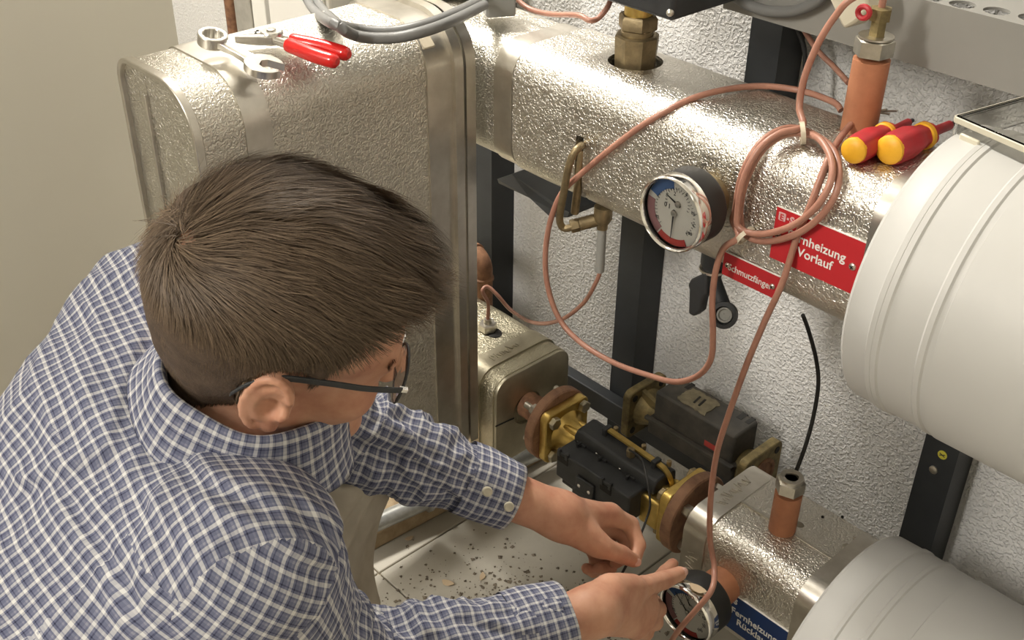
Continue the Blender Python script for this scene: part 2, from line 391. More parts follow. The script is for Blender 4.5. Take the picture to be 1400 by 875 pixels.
# ---- left background: corner strip, rusty riser, brushed duct, white trunking
def riser(name, px0, px1, y, m, label, cat, z0=.0, z1=2.6, round_=False):
    a = aty(px0, 20, y); b = aty(px1, 20, y); bm = new()
    if round_: bm_cyl(bm, ((a.x + b.x) / 2, y, z0), ((a.x + b.x) / 2, y, z1), (b.x - a.x) / 2, seg=20)
    else: bm_box(bm, ((a.x + b.x) / 2, y + .03, (z0 + z1) / 2), (b.x - a.x, .06, z1 - z0))
    return tag(obj(name, bm, m, bevel=0 if round_ else .002), label, cat)
brushed = worn('brushed_sheet', (.52, .50, .45), (.36, .34, .30), .5, .6, 14, .3, .002)
riser('riser_pipe', 313, 321, 1.20, M['rust'], 'thin red brown riser pipe in the far left corner', 'pipe', round_=True)
riser('sheet_duct', 322, 344, 1.18, brushed, 'narrow grey brushed sheet duct right of the red brown riser', 'duct')
riser('cable_trunking', 346, 364, 1.16, M['sign_edge'], 'narrow white cable trunking standing right of the grey sheet duct', 'trunking')
cab = thing('wall_cabinet', 'smooth white cabinet on the back wall behind the pliers', 'cabinet', (-1.95, 1.2, .0))
a = aty(366, 20, 1.12); b = aty(448, 20, 1.12)
bm = new(); bm_box(bm, ((a.x + b.x) / 2, 1.19, 1.0), (b.x - a.x, .13, 1.9)); obj('body', bm, M['sign_edge'], cab, bevel=.006)
bm = new(); bm_box(bm, ((a.x + b.x) / 2, 1.122, 1.0), (b.x - a.x - .02, .006, 1.86)); obj('door', bm, M['white_paint'], cab, bevel=.002)
t = thing('insulated_riser', 'silver insulated riser duct with a seam rising behind the grey cables', 'duct', (-1.66, 1.20, .95))
a = aty(449, 20, 1.15); b = aty(512, 20, 1.15); xm = (a.x + b.x) / 2; hw = (b.x - a.x) / 2
bm = new(); bm_loft(bm, [[Vector((xm + p, 1.201 + q_, z)) for p, q_ in rrect(hw, .05, .02)] for z in (.90, 2.0)]); obj('shell', bm, M['stucco'], t)
bm = new(); bm_box(bm, (xm - hw * .35, 1.1505, 1.45), (.0025, .002, 1.1)); obj('seam', bm, M['gap'], t, smooth=0)

# ================================================================== insulated pipes
YC = 1.007
def emboss_band(bm, x0, x1, cy, cz, hy, hz, r, off=.0016):
    bm_duct_x(bm, x0, x1, cy, cz, hy + off, hz + off, r + off, 1)
# upper flow pipe: Z .745 - .92
up = thing('upper_insulated_pipe', 'upper square silver pipe jacket running from the box to the upper white cylinder', 'insulated pipe', (-.9, YC, .745))
ZU, HZ, HY, RR = .8325, .0875, .080, .040
bm = new(); bm_duct_x(bm, -.993, -.4375, YC, ZU, HY, HZ, RR, 24, wob=.0018)
sh = obj('shell', bm, M['stucco_bright'], up)
fc = Vector((-.866, 1.012, .92))
b1 = new(); bm_cyl(b1, fc - Vector((0, 0, .05)), fc + Vector((0, 0, .03)), .034, seg=28)
b2 = new(); s0 = aty(797, 190, .927); s1 = aty(783, 285, .927)
bm_box(b2, ((s0.x + s1.x) / 2 + .001, .93, (s0.z + s1.z) / 2 - .012), (.013, .06, s0.z - s1.z + .03))
cut(sh, [b1, b2])
bm = new(); bm_duct_x(bm, -1.262, -.9965, YC, ZU - .001, HY - .003, HZ - .003, RR, 30, wob=.0018); obj('shell', bm, M['stucco'], up)
bm = new(); bm_duct_x(bm, -.9975, -.992, YC, ZU, HY - .006, HZ - .006, RR, 1); obj('joint_gap', bm, M['gap'], up)
bm = new(); emboss_band(bm, -1.032, -.9975, YC, ZU - .001, HY - .003, HZ - .003, RR); obj('band', bm, M['band'], up)
bm = new(); emboss_band(bm, -1.255, -1.225, YC, ZU - .001, HY - .003, HZ - .003, RR); obj('band', bm, M['band'], up)
bm = new(); emboss_band(bm, -.474, -.4375, YC, ZU, HY, HZ, RR, .003); obj('band', bm, M['band'], up)
for px, py in ((549, 28), ):
    bm = new(); bm_ball(bm, atz(px, py, .921), .004, 10); obj('rivet', bm, M['zinc'], up)
bm = new(); bm_box(bm, (-.70, 1.0895, .80), (.6, .004, .02)); obj('rear_seam', bm, M['band'], up)
# lower return pipe, right piece: Z .21 - .38
lo = thing('lower_insulated_pipe', 'lower square pipe jacket of bright stucco sheet beside the lower white cylinder', 'insulated pipe', (-.5, YC, .21))
ZL, HZL = .295, .085
bm = new(); bm_duct_x(bm, -.645, -.4355, YC, ZL, HY, HZL, .030, 12, wob=.0014); obj('shell', bm, M['stucco_bright'], lo)
bm = new(); bm_box(bm, (-.515, .9985, .3806), (.20, .0036, .0022)); obj('seam', bm, M['band'], lo, smooth=0)
bm = new(); bm_box(bm, (-.515, 1.035, .3806), (.20, .070, .0016)); obj('overlap_sheet', bm, M['stucco_bright'], lo, smooth=0)
bm = new(); emboss_band(bm, -.648, -.612, YC, ZL, HY, HZL, .030, .002); obj('band', bm, M['band'], lo)
bm = new(); emboss_band(bm, -.470, -.4375, YC, ZL, HY, HZL, .030, .003); obj('band', bm, M['band'], lo)
bm = new(); rs = random.Random(5)
for k in range(16):
    x = -.640 + .004 * rs.uniform(0, 1); y = 1.0 + .0044 * (k - 6)
    bm_box(bm, (-.630 + rs.uniform(-.004, .004), y, .3826), (rs.uniform(.006, .016), .0012, .0008), Matrix.Rotation(rs.uniform(-.5, .5), 3, 'Z'))
    if k < 7: bm_box(bm, (-.630 + rs.uniform(-.004, .004), .9245, .285 + .006 * k), (rs.uniform(.006, .014), .0008, .0011), Matrix.Rotation(rs.uniform(-.5, .5), 3, 'Y'))
obj('embossed_print', bm, M['band'], lo, smooth=0)['kind'] = 'stuff'
for (px, py, r) in ((1161, 748, .009), (1175, 739, .009), (1093, 716, .007)):
    bm = new(); bm_ball(bm, atz(px, py, .3815), r, 14, (1, .8, .14)); obj('sealant_spot', bm, M['glue'], lo)
for (px, py) in ((1125, 706), (1152, 706)):
    bm = new(); bm_ball(bm, atz(px, py, .3816), .0022, 8); obj('rivet', bm, M['gap'], lo)
# lower return pipe, left piece
lf = thing('left_lower_insulated_pipe', 'shade-toned olive silver pipe jacket end left of the meter with a dull end plate', 'insulated pipe', (-1.2, YC, .21))
bm = new(); bm_duct_x(bm, -1.62, -1.036, YC + .006, ZL, HY + .002, HZL, .030, 20, wob=.003); obj('shell', bm, M['stucco_dull'], lf)
bm = new(); bm_duct_x(bm, -1.042, -1.030, YC + .006, ZL, HY, HZL - .002, .028, 1); pl = obj('end_plate', bm, M['band_dull'], lf, bevel=.002)
bm = new(); bm_cyl(bm, (-1.05, 1.0, .30), (-1.02, 1.0, .30), .03, seg=24); cut(pl, [bm])
for zz, (y0, y1) in ((.30, (.935, .975)),):
    bm = new(); bm_box(bm, (-1.0295, (y0 + y1) / 2 - .004, zz - .004), (.0012, y1 - y0, .0022), Matrix.Rotation(-.1, 3, 'X')); obj('seam', bm, M['gap'], lf, smooth=0)
bm = new(); emboss_band(bm, -1.102, -1.066, YC + .006, ZL, HY + .002, HZL, .030, .0022); obj('band', bm, M['band_dull'], lf)
bm = new(); rs = random.Random(6)
for k in range(12): bm_box(bm, (-1.084 + rs.uniform(-.004, .004), .97 + .0052 * k, .3829), (rs.uniform(.006, .015), .0013, .0009), Matrix.Rotation(rs.uniform(-.5, .5), 3, 'Z'))
obj('embossed_print', bm, M['band_dull'], lf, smooth=0)['kind'] = 'stuff'

# ================================================================== tall silver box (insulated strainer branch)
bx = thing('insulated_box', 'tall rounded silver stucco box with straps, tools lying on its top', 'insulation box', (-1.145, .72, .27))
XB, HXB = -1.143, .083; ZT = .947; YB0, YB1 = .518, .905; Z0 = .27
def box_ring(y, off, zt=ZT, n=10):
    r = .060 + off; hx = HXB + off; out = [Vector((XB - hx, y, Z0)), Vector((XB + hx, y, Z0))]
    cz = zt + off - r
    for i in range(n + 1):
        a = PI / 2 * i / n; out.append(Vector((XB + hx - r + r * math.cos(a), y, cz + r * math.sin(a))))
    r2 = .028 + off; cz = zt + off - r2
    for i in range(n + 1):
        a = PI / 2 + PI / 2 * i / n; out.append(Vector((XB - hx + r2 + r2 * math.cos(a), y, cz + r2 * math.sin(a))))
    return out
def box_shell(y0, y1, off, steps=1, wob=0.0):
    bm = new(); rings = []
    for i in range(steps + 1):
        y = y0 + (y1 - y0) * i / steps; rings.append(box_ring(y, off))
    bm_loft(bm, rings)
    return bm
obj('shell', box_shell(YB0 + .004, YB1 - .02, 0, 6), M['stucco'], bx)
# end cap: two plates with an open joint and a folded rim
def cap_plate(x0, x1, y, name, m):
    bm = new(); ring = [p for p in box_ring(y, -.004)]
    lo_, hi_ = x0, x1
    def clampx(p): return Vector((min(max(p.x, lo_), hi_), p.y, p.z))
    out = []
    for p in ring:
        q = clampx(p)
        if not out or (q - out[-1]).length > 1e-5: out.append(q)
    # top height follows the outline
    a = [Vector(p) for p in out]; b = [p + Vector((0, .012, 0)) for p in a]
    bm_loft(bm, [a, b]); return obj(name, bm, m, bx, smooth=30)
cap_plate(XB - HXB, XB - .026, YB0 + .003, 'end_plate', M['stucco'])
cap_plate(XB - .013, XB + HXB, YB0 + .006, 'end_plate', M['stucco'])
bm = new(); bm_box(bm, (XB - .0195, YB0 + .010, .60), (.016, .004, .63)); obj('joint_gap', bm, M['gap'], bx, smooth=0)
bm = new(); bm_box(bm, (XB - .0285, YB0 + .001, .60), (.006, .004, .63)); obj('folded_edge', bm, M['band'], bx, bevel=.001)
bm = new(); a = [box_ring(YB0 - .003, .003), box_ring(YB0 - .003, -.004), box_ring(YB0 + .008, -.004), box_ring(YB0 + .008, .003)]; bm_loft(bm, a, cap=False, closed=True)
obj('rim', bm, M['band'], bx, bevel=.0012)
def strap(y0, y1, off, name, m):
    bm = new(); bm_loft(bm, [box_ring(y0, off), box_ring(y0, -.002), box_ring(y1, -.002), box_ring(y1, off)], cap=False, closed=True); return obj(name, bm, m, bx)
strap(.578, .612, .0022, 'strap', M['band'])
strap(YB1 - .066, YB1 - .012, .003, 'end_collar', M['band'])
strap(YB1 - .026, YB1 - .012, .010, 'bead', M['band'])
strap(YB1 - .006, YB1 + .010, .008, 'bead', M['band'])
bm = new(); c = atx(586, 85, XB + HXB + .004); bm_box(bm, (XB + HXB - .0165, YB1 - .054, ZT - .0165), (.030, .020, .0032), Matrix.Rotation(.80, 3, 'Y')); s = obj('paint_patch', bm, M['cable_tie'], bx, bevel=.002)
s['label'] = 'cream patch on the end collar'

# ================================================================== white cylinders
def white_cylinder(name, label, cy, cz, r, bands):
    t = thing(name, label, 'insulated valve', (-.1, cy, cz - r), 'white cylinders')
    x0 = -.432; prof = [(0, r * .55), (0.0005, r - .004), (.004, r - .001)]
    for k in bands: prof += [(k, r), (k + .002, r + .0016), (k + .007, r + .0016), (k + .009, r)]
    prof += [(.62, r)]
    bm = new(); bm_lathe(bm, (x0, cy, cz), (1, 0, 0), prof, 96); obj('jacket', bm, M['white_pvc'], t)
    return t
cu_ = white_cylinder('white_insulation_cylinder', 'upper large white plastic insulation cylinder below the clear meter cover', .972, .835, .147, (.028, .034, .078))
bm = new(); bm_lathe(bm, (-.432 + .092, .972, .835), (1, 0, 0), [(0, .1468), (.001, .1492), (.45, .1492)], 96, cap=False); obj('overlap_sheet', bm, M['white_pvc'], cu_)
cl_ = white_cylinder('white_insulation_cylinder', 'lower white plastic insulation cylinder in the right bottom corner', .982, .266, .164, (.036, .066))
bm = new(); bm_lathe(bm, (-.432 + .11, .982, .266), (1, 0, 0), [(0, .1638), (.001, .1658), (.45, .1658)], 96, cap=False); obj('overlap_sheet', bm, M['white_pvc'], cl_)
# clear cover standing on the upper cylinder, turned a little
t = thing('clear_cover', 'clear polycarbonate cover box with a clip on the upper white cylinder', 'cover', (-.25, .95, 1.0))
cz_ = Matrix.Rotation(-.21, 3, 'Z'); co_ = atz(1308, 156, .998); th = .0035; xs, ys, zs = .30, .16, .030
def cbox(lo_, hi_): bm_box(bm, co_ + cz_ @ Vector([(a + b) / 2 for a, b in zip(lo_, hi_)]), [b - a for a, b in zip(lo_, hi_)], cz_)
bm = new(); cbox((0, 0, -th), (xs, ys, 0)); obj('lid', bm, M['clear'], t, bevel=.001)
bm = new(); cbox((0, 0, -zs), (th, ys, -th)); obj('side_wall', bm, M['clear'], t, bevel=.0008)
bm = new(); cbox((th, 0, -zs), (xs, th, -th)); obj('front_wall', bm, M['clear'], t, bevel=.0008)
bm = new(); cbox((0, -.0022, -.007), (xs, -.0002, -.001)); obj('rim', bm, M['milky'], t, bevel=.0008)
bm = new(); cbox((-.0022, 0, -.007), (-.0002, ys, -.001)); obj('rim', bm, M['milky'], t, bevel=.0008)
bm = new(); cbox((.012, -.006, -.045), (.034, -.0025, -.012)); obj('clip', bm, M['milky'], t, bevel=.002)
# ================================================================== heat meter on the return pipe
YM, ZM = 1.0, .3075
def rrect_plate(bm, x0, x1, cy, cz, h, r): bm_duct_x(bm, x0, x1, cy, cz, h, h, r, 1, n=5)
def pipe_flange(x0, x1, r, label, stub, studs):
    t = thing('pipe_flange', label, 'flange', (x0, YM, ZM - r), 'rusty pipe flanges')
    bm = new(); bm_lathe(bm, (x0, YM, ZM), (1, 0, 0), [(0, r - .002), (.002, r), (x1 - x0 - .002, r), (x1 - x0, r - .002)], 48); obj('disc', bm, M['rust_lt'], t)
    bm = new(); bm_cyl(bm, (stub[0], YM, ZM), (stub[1], YM, ZM), .022); obj('pipe_stub', bm, M['rust'], t)
    for sy, sz in studs:
        xs = x1 if stub[0] >= x1 - .001 else x0; d = .012 if xs == x1 else -.012
        bm = new(); bm_hex(bm, (xs, YM + sy * .032, ZM + sz * .032), (xs + d, YM + sy * .032, ZM + sz * .032), .0095); obj('nut', bm, M['zinc'], t)
        bm = new(); bm_cyl(bm, (xs + d, YM + sy * .032, ZM + sz * .032), (xs + d * 2.2, YM + sy * .032, ZM + sz * .032), .0055, seg=12); obj('stud', bm, M['zinc'], t)
Q4 = ((-1, 1), (1, 1), (-1, -1), (1, -1))
pipe_flange(-.973, -.9555, .062, 'round rusty pipe flange between the olive pipe jacket and the left brass flange', (-1.03, -.973), Q4)
pipe_flange(-.6985, -.680, .062, 'round rusty pipe flange at the right brass flange, behind the long copper cable', (-.680, -.648), Q4)
hm = thing('heat_meter', 'new heat meter with brass body, brass flanges and a clean black housing', 'heat meter', (-.82, YM, ZM - .05))
for x0, x1 in ((-.955, -.940), (-.715, -.699)):
    bm = new(); rrect_plate(bm, x0, x1, YM, ZM, .046, .012); fl_ = obj('flange', bm, M['brass'], hm, bevel=.002)
    for sy, sz in Q4:
        xs, d = (x1, .009) if x0 < -.9 else (x0, -.009)
        bm = new(); bm_hex(bm, (xs, YM + sy * .032, ZM + sz * .032), (xs + d, YM + sy * .032, ZM + sz * .032), .0105, rot=.3 * sy); obj('hex_bolt', bm, M['brass_dk'] if x0 > -.9 else M['band_dull'], fl_)
bm = new(); bm_lathe(bm, (-.94, YM, ZM), (1, 0, 0), [(0, .034), (.008, .026), (.03, .022), (.19, .022), (.217, .026), (.225, .034)], 32); obj('flow_body', bm, M['brass'], hm)
bm = new(); bm_box(bm, (-.735, YM - .012, ZM - .006), (.036, .06, .05)); obj('body_block', bm, M['brass'], hm, bevel=.004)
for s in (-.012, .008):
    bm = new(); bm_tube(bm, [(-.938, YM + s, ZM + .016), (-.91, YM + s, ZM + .019), (-.885, YM + s, ZM + .02)], .006, 10); obj('rib', bm, M['brass'], hm)
    bm = new(); bm_tube(bm, [(-.74, YM + s, ZM + .020), (-.728, YM + s, ZM + .024), (-.716, YM + s, ZM + .022)], .006, 10); obj('rib', bm, M['brass'], hm)
hb = None
def hbox(name, lo_, hi_, m=None, par=None, bev=.0025, rot=None):
    bm = new(); bm_box(bm, [(a + b) / 2 for a, b in zip(lo_, hi_)], [b - a for a, b in zip(lo_, hi_)], rot); return obj(name, bm, m or M['black'], par or hm, bevel=bev)
HT = .334
hb = hbox('housing', (-.895, .932, .284), (-.750, .972, HT))
hbox('skirt', (-.890, .940, .268), (-.765, 1.02, .286))
bm = new(); out = [(0, 0), (0, .016), (.006, .024), (.040, .027), (.048, .020), (.050, 0)]
bm_prism(bm, out, (-.893, .966, HT - .006), (0, 1, 0), (0, 0, 1), .158); obj('raised_cover', bm, M['black'], hm, bevel=.003)
hbox('end_rib', (-.903, .980, .29), (-.893, 1.02, .335), bev=.002)
for x in (-.878, -.835, -.780):
    hbox('latch', (x - .002, .958, HT - .001), (x + .002, .972, HT + .006), par=hb, bev=.0008)
    hbox('latch', (x - .008, .9635, HT - .001), (x + .010, .9665, HT + .004), par=hb, bev=.0006)
for x in (-.882, -.795):
    hbox('snap_slot', (x - .011, .9312, HT - .018), (x + .011, .934, HT - .006), M['gap'], hb, .0003)
    for s in (-.008, .008): hbox('snap_hook', (x + s - .0025, .930, HT - .008), (x + s + .0025, .936, HT + .0035), par=hb, bev=.0008)
hbox('gland_plate', (-.850, .9275, .288), (-.815, .932, .314), par=hb, bev=.0015)
hbox('gland_plate', (-.856, .9270, .266), (-.808, .936, .290), par=hb, bev=.002)
for x in (-.842, -.822):
    bm = new(); bm_lathe(bm, (x, .9275, .301), (0, -1, 0), [(0, .0032), (.0015, .003), (.002, .001)], 14); obj('screw', bm, M['chrome'], hb)
for x in (-.846, -.800):
    bm = new(); bm_lathe(bm, (x, .968, HT + .004), (0, -.7, .7), [(0, .003), (.0015, .0025)], 12); obj('screw', bm, M['chrome'], hb)
br = [(-.852, .996, .3625), (-.80, .995, .3615), (-.752, .994, .360), (-.738, .994, .356), (-.729, .995, .345), (-.727, .998, .330)]
bm = new(); P = spline(br, 8); rings = []
for p in P: rings.append([p + Vector((0, a, b)) for a, b in ((-.0042, -.0018), (.0042, -.0018), (.0042, .0018), (-.0042, .0018))])
bm_loft(bm, rings); bk = obj('brass_bracket', bm, M['brass'], hm, smooth=50)
for x, y in ((-.855, .996), (-.757, .994)): hbox('bracket_clip', (x - .004, y - .008, .350), (x + .004, y + .007, .366), par=hm, bev=.001)
bm = new(); bm_hex(bm, (-.797, .985, .352), (-.797, .983, .366), .0065); obj('seal_bolt', bm, M['brass_dk'], hm)
for x in (-.845, -.79, -.742):
    bm = new(); bm_hex(bm, (x, 1.004, .358), (x, 1.004, .367), .004); obj('bracket_bolt', bm, M['brass_dk'], hm)
# thin dark wire from the meter into the hand
wire = [(-.797, .981, .366), aty(878, 628, .955), aty(886, 660, .93), aty(889, 690, .915), aty(883, 712, .90), aty(873, 738, .855), atd(862, 762, 1.34), atd(850, 785, 1.33), atd(846, 805, 1.36), atd(828, 838, 1.42), atd(812, 858, 1.46), atd(810, 900, 1.48)]
bm = new(); bm_tube(bm, spline(wire, 8), .0016, 8); tag(obj('meter_wire', bm, M['rubber']), 'thin dark wire running from the new meter down between the fingers', 'wire')

# ================================================================== old meter standing behind on the rail
om = thing('heat_meter', 'old grimy meter with a sealed black cover behind the new meter', 'heat meter', (-.80, 1.165, .237))
YO, ZO = 1.162, .284
for x0, x1 in ((-.930, -.916), (-.702, -.686)):
    bm = new(); rrect_plate(bm, x0, x1, YO, ZO, .046, .013); f_ = obj('flange', bm, M['brass_old'], om, bevel=.002)
    for sy, sz in Q4:
        xs, d = (x1, .0008) if x0 < -.9 else (x1, .0008)
        bm = new(); bm_cyl(bm, (xs - .0005, YO + sy * .032, ZO + sz * .032), (xs + d, YO + sy * .032, ZO + sz * .032), .006, seg=16); obj('bolt_hole', bm, M['gap'], f_)
    if x0 > -.9:
        bm = new(); bm_lathe(bm, (x1 - .0005, YO, ZO), (1, 0, 0), [(0, .030), (.0025, .030), (.0025, .024), (.0008, .022)], 32); obj('gasket_ring', bm, M['rust'], f_)
bm = new(); bm_lathe(bm, (-.917, YO, ZO), (1, 0, 0), [(0, .034), (.02, .024), (.19, .024), (.216, .034)], 28); obj('flow_body', bm, M['brass_old'], om)
bm = new(); bm_loft(bm, [[Vector((x, YO - .012 + a, ZO + b)) for a, b in ((-.004, 0), (.004, 0), (.004, h), (-.004, h))] for x, h in ((-.917, .04), (-.88, .028))]); obj('gusset', bm, M['brass_old'], om)
for i, (lo_, hi_, nm) in enumerate((((-.885, 1.128, .268), (-.715, 1.190, .300), 'base_tray'), ((-.878, 1.132, .298), (-.722, 1.190, .352), 'cover'))):
    cvr = hbox(nm, lo_, hi_, M['black_dusty'], om, .004)
hbox('tray_lip', (-.888, 1.122, .296), (-.715, 1.130, .302), M['black_dusty'], om, .001)
for x0, x1 in ((-.872, -.862), (-.854, -.846), (-.752, -.742), (-.736, -.728)): hbox('slot', (x0, 1.172, .346), (x1, 1.1905, .3525), M['gap'], cvr, .0004)
# torn paper seal on the cover
sl = worn('torn_label', (.24, .205, .13), (.13, .11, .07), .8, 0, 60)
bm = new(); out = []
rs = random.Random(9)
for i in range(40):
    a = 2 * PI * i / 40; k = 1 / max(abs(math.cos(a)) / .030, abs(math.sin(a)) / .022); k *= rs.uniform(.86, 1.02); out.append((k * math.cos(a), k * math.sin(a)))
bm_prism(bm, out, (-.815, 1.160, .3522), (1, 0, 0), (0, 1, 0), .0014); lb = obj('torn_seal', bm, sl, cvr, smooth=0); lb['label'] = 'torn beige seal with two dark bars'
for k in range(2):
    bm = new(); bm_box(bm, (-.818 + k * .010, 1.160, .3540), (.0032, .020, .0012), Matrix.Rotation(.15, 3, 'Z')); hbo = bm
    bmesh.ops.recalc_face_normals(bm, faces=bm.faces)
    for v in bm.verts: v.co -= Vector(om['org'])
    me = bpy.data.meshes.new('dark_bar'); bm.to_mesh(me); bm.free(); me.materials.append(M['gap'])
    o_ = bpy.data.objects.new('dark_bar', me); COL.objects.link(o_); o_.parent = cvr
hbox('seal_sticker', (-.775, 1.1312, .306), (-.752, 1.1330, .316), M['dial_red'], cvr, .0003)['label'] = 'faded red seal sticker'

# ================================================================== pressure and temperature gauges
def gauge(fc, R, label, stem_y, stem_m, n_press, n_temp, dirt):
    t = thing('pressure_gauge', label, 'gauge', (fc.x, stem_y, fc.z - R)); ax = (0, 1, 0)
    bm = new(); bm_lathe(bm, fc + Vector((0, .016, 0)), ax, [(0, R * .97), (.004, R * .985), (.026, R * .985), (.031, R * .92), (.033, R * .5)], 48); obj('case', bm, M['rubber'], t)
    bm = new(); bm_lathe(bm, fc, ax, [(.0035, R * .90), (0, R * .915), (-.0015, R * .95), (0, R * .99), (.003, R), (.0165, R), (.018, R * .97)], 64, cap=False); obj('bezel', bm, M['chrome'], t, smooth=50)
    bm = new(); bm_lathe(bm, fc + Vector((0, .009, 0)), ax, [(0, R * .91), (.003, R * .91)], 48); d = obj('dial', bm, M['dial'], t)
    yf = fc.y + .0088
    def sector(r0, r1, a0, a1, m, nm, yy=0.0):
        bm = new(); n = 24; lo_ = []
        for i in range(n + 1):
            a = a0 + (a1 - a0) * i / n; lo_.append((r0 * R * math.cos(a), r0 * R * math.sin(a)))
        hi_ = [(r1 * R * math.cos(a0 + (a1 - a0) * i / n), r1 * R * math.sin(a0 + (a1 - a0) * i / n)) for i in range(n + 1)]
        bm_prism(bm, lo_ + hi_[::-1], (fc.x, yf - yy, fc.z), (1, 0, 0), (0, 0, 1), .0003); return obj(nm, bm, m, d, smooth=0)
    sector(.62, .90, 1.72, 2.75, M['dial_blue'], 'blue_sector'); sector(.66, .90, 2.95, 4.1, M['dial_purple'], 'mauve_sector'); sector(.72, .90, 4.15, 5.25, M['dial_red'], 'red_sector')
    bm = new()
    for i in range(33):
        a = math.radians(225 - i * 270 / 32); rr = .58 if i % 4 else .55
        c = Vector((fc.x + math.cos(a) * .61 * R, yf - .0004, fc.z + math.sin(a) * .61 * R)); bm_box(bm, c, (.05 * R if i % 4 else .09 * R, .0003, .011 * R), Matrix.Rotation(-a, 3, 'Y'))
    for i in range(17):
        a = math.radians(200 - i * 220 / 16); c = Vector((fc.x + .05 * R + math.cos(a) * .36 * R, yf - .0004, fc.z + .30 * R + math.sin(a) * .36 * R)); bm_box(bm, c, (.06 * R, .0003, .010 * R), Matrix.Rotation(-a, 3, 'Y'))
    o_ = obj('scale_marks', bm, M['black_paint'], d, smooth=0); o_['kind'] = 'stuff'
    for s, x, z, sz in (('0', -.36, .06, .14), ('1', -.24, .05, .14), ('2', -.10, .45, .12), ('4', .26, .56, .12), ('bar', .50, .16, .10), ('\u00b0C', .52, -.16, .11), ('100', .40, -.42, .10), ('40', -.62, -.36, .10)):
        text_obj('numeral', s, (fc.x + x * R, yf - .0003, fc.z + z * R), (1, 0, 0), (0, 0, 1), sz * 1.3 * R, M['black_paint'], d, depth=.0002)
    def needle(px_, pz, a, L, nm, yy):
        c = Vector((fc.x + px_ * R, yf - yy, fc.z + pz * R)); dx = Vector((math.cos(a), 0, math.sin(a))); nx = Vector((-dx.z, 0, dx.x))
        bm = new(); bm_loft(bm, [[c + dx * l + nx * w + Vector((0, -h, 0)) for w, h in ((-ww, 0), (ww, 0), (ww, .0004), (-ww, .0004))] for l, ww in ((-.10 * R, .02 * R), (0, .026 * R), (L * R, .008 * R))]); n_ = obj(nm, bm, M['black_paint'], t, smooth=0)
        bm = new(); bm_lathe(bm, c + Vector((0, .001, 0)), (0, -1, 0), [(0, .085 * R), (.0022, .075 * R), (.003, .03 * R)], 18); obj('hub', bm, M['zinc'], n_)
    needle(.08, .26, n_press, .42, 'pressure_needle', .0014); needle(0, 0, n_temp, .72, 'temperature_needle', .0024)
    bm = new(); bm_lathe(bm, fc + Vector((0, .002, 0)), ax, [(0, R * .90), (.0012, R * .905)], 48); obj('glass', bm, M['glass'], t)
    bm = new(); bm_lathe(bm, fc + Vector((0, .048, 0)), ax, [(0, R * .60), (.003, R * .62), (stem_y - fc.y - .048, R * .60)], 32); obj('collar', bm, stem_m, t)
    return t
g1 = gauge(aty(916, 293, .858), .0435, 'round chrome rimmed pressure and temperature gauge on the upper silver pipe', .928, M['brass_dk'], 2.75, -1.60, 0)
g2 = gauge(aty(936, 840, .846), .0425, 'lower round gauge with a paper flake on its rim, beside the hand', .928, M['pocket'], 2.2, 2.4, 1)
fc = aty(936, 840, .846)
bm = new(); c = fc + Vector((.006, .012, .0436)); bm_prism(bm, [(.011 * math.cos(a) * (1 + .2 * math.sin(3 * a)), .006 * math.sin(a)) for a in [i * PI / 7 for i in range(14)]], c, (.9, .3, -.12), (-.3, .9, 0), .0008)
tag(obj('paper_flake', bm, M['paper'], smooth=0), 'torn beige flake lying on the rim of the lower gauge', 'flake')

# ================================================================== signs
def sign(name, label, x0, x1, z0, z1, m, y=.9255):
    t = thing(name, label, 'sign', ((x0 + x1) / 2, y, z0)); bm = new()
    bm_box(bm, ((x0 + x1) / 2, y, (z0 + z1) / 2), (x1 - x0, .0018, z1 - z0)); p = obj('plate', bm, m, t, smooth=0)
    bm = new(); bm_box(bm, ((x0 + x1) / 2, y + .0002, z1 + .0004), (x1 - x0, .0020, .0010)); e = obj('white_edge', bm, M['sign_edge'], t, smooth=0); e['label'] = 'white top edge of the plate'
    return t, y - .0012
def screw(t, x, y, z, r=.0042):
    bm = new(); bm_lathe(bm, (x, y, z), (0, -1, 0), [(0, r), (.0012, r * .9), (.0022, r * .5), (.0024, .0005)], 18); s = obj('screw', bm, M['zinc'], t)
    bm = new(); bm_box(bm, (x, y - .0023, z), (r * 1.0, .0006, r * .25), Matrix.Rotation(.5, 3, 'Y')); obj('cross_slot', bm, M['gap'], s, smooth=0)
    bm = new(); bm_box(bm, (x, y - .0023, z), (r * .25, .0006, r * 1.0), Matrix.Rotation(.5, 3, 'Y')); obj('cross_slot', bm, M['gap'], s, smooth=0)
EX, EZ = (1, 0, 0), (0, 0, 1)
t, yf = sign('pipe_sign', 'large red sign reading Fernheizung Vorlauf on the upper silver pipe', -.5815, -.4735, .799, .860, M['red_sign'])
text_obj('lettering', 'Fernheizung', (-.5285, yf, .8305), EX, EZ, .0146, M['white_paint'], t, bold=.00017, align='CENTER')
text_obj('lettering', 'Vorlauf', (-.5275, yf, .8155), EX, EZ, .0146, M['white_paint'], t, bold=.00017, align='CENTER')
def logo(t, x, z, s, yf, m, bg):
    bm = new(); bm_prism(bm, [(a + s * .5, b + s * .5) for a, b in rrect(s * .52, s * .56, s * .15, 3)], (x, yf, z), EX, EZ, .0004); b_ = obj('logo_tile', bm, m, t, smooth=0)
    text_obj('logo_letter', 'E', (x + s * .18, yf - .0005, z + s * .08), EX, EZ, s * 1.1, bg, b_, bold=.0002, depth=.0003)
    bm = new(); bm_box(bm, (x + s * 1.35, yf - .0002, z + s * .5), (s * .28, .0004, s * .28)); obj('logo_dot', bm, m, t, smooth=0)
    text_obj('logo_letter', 'S', (x + s * 1.62, yf, z - s * .02), EX, EZ, s * 1.4, m, t, bold=.0004)
logo(t, -.5775, .847, .0085, yf, M['pink_paint'], M['red_sign'])
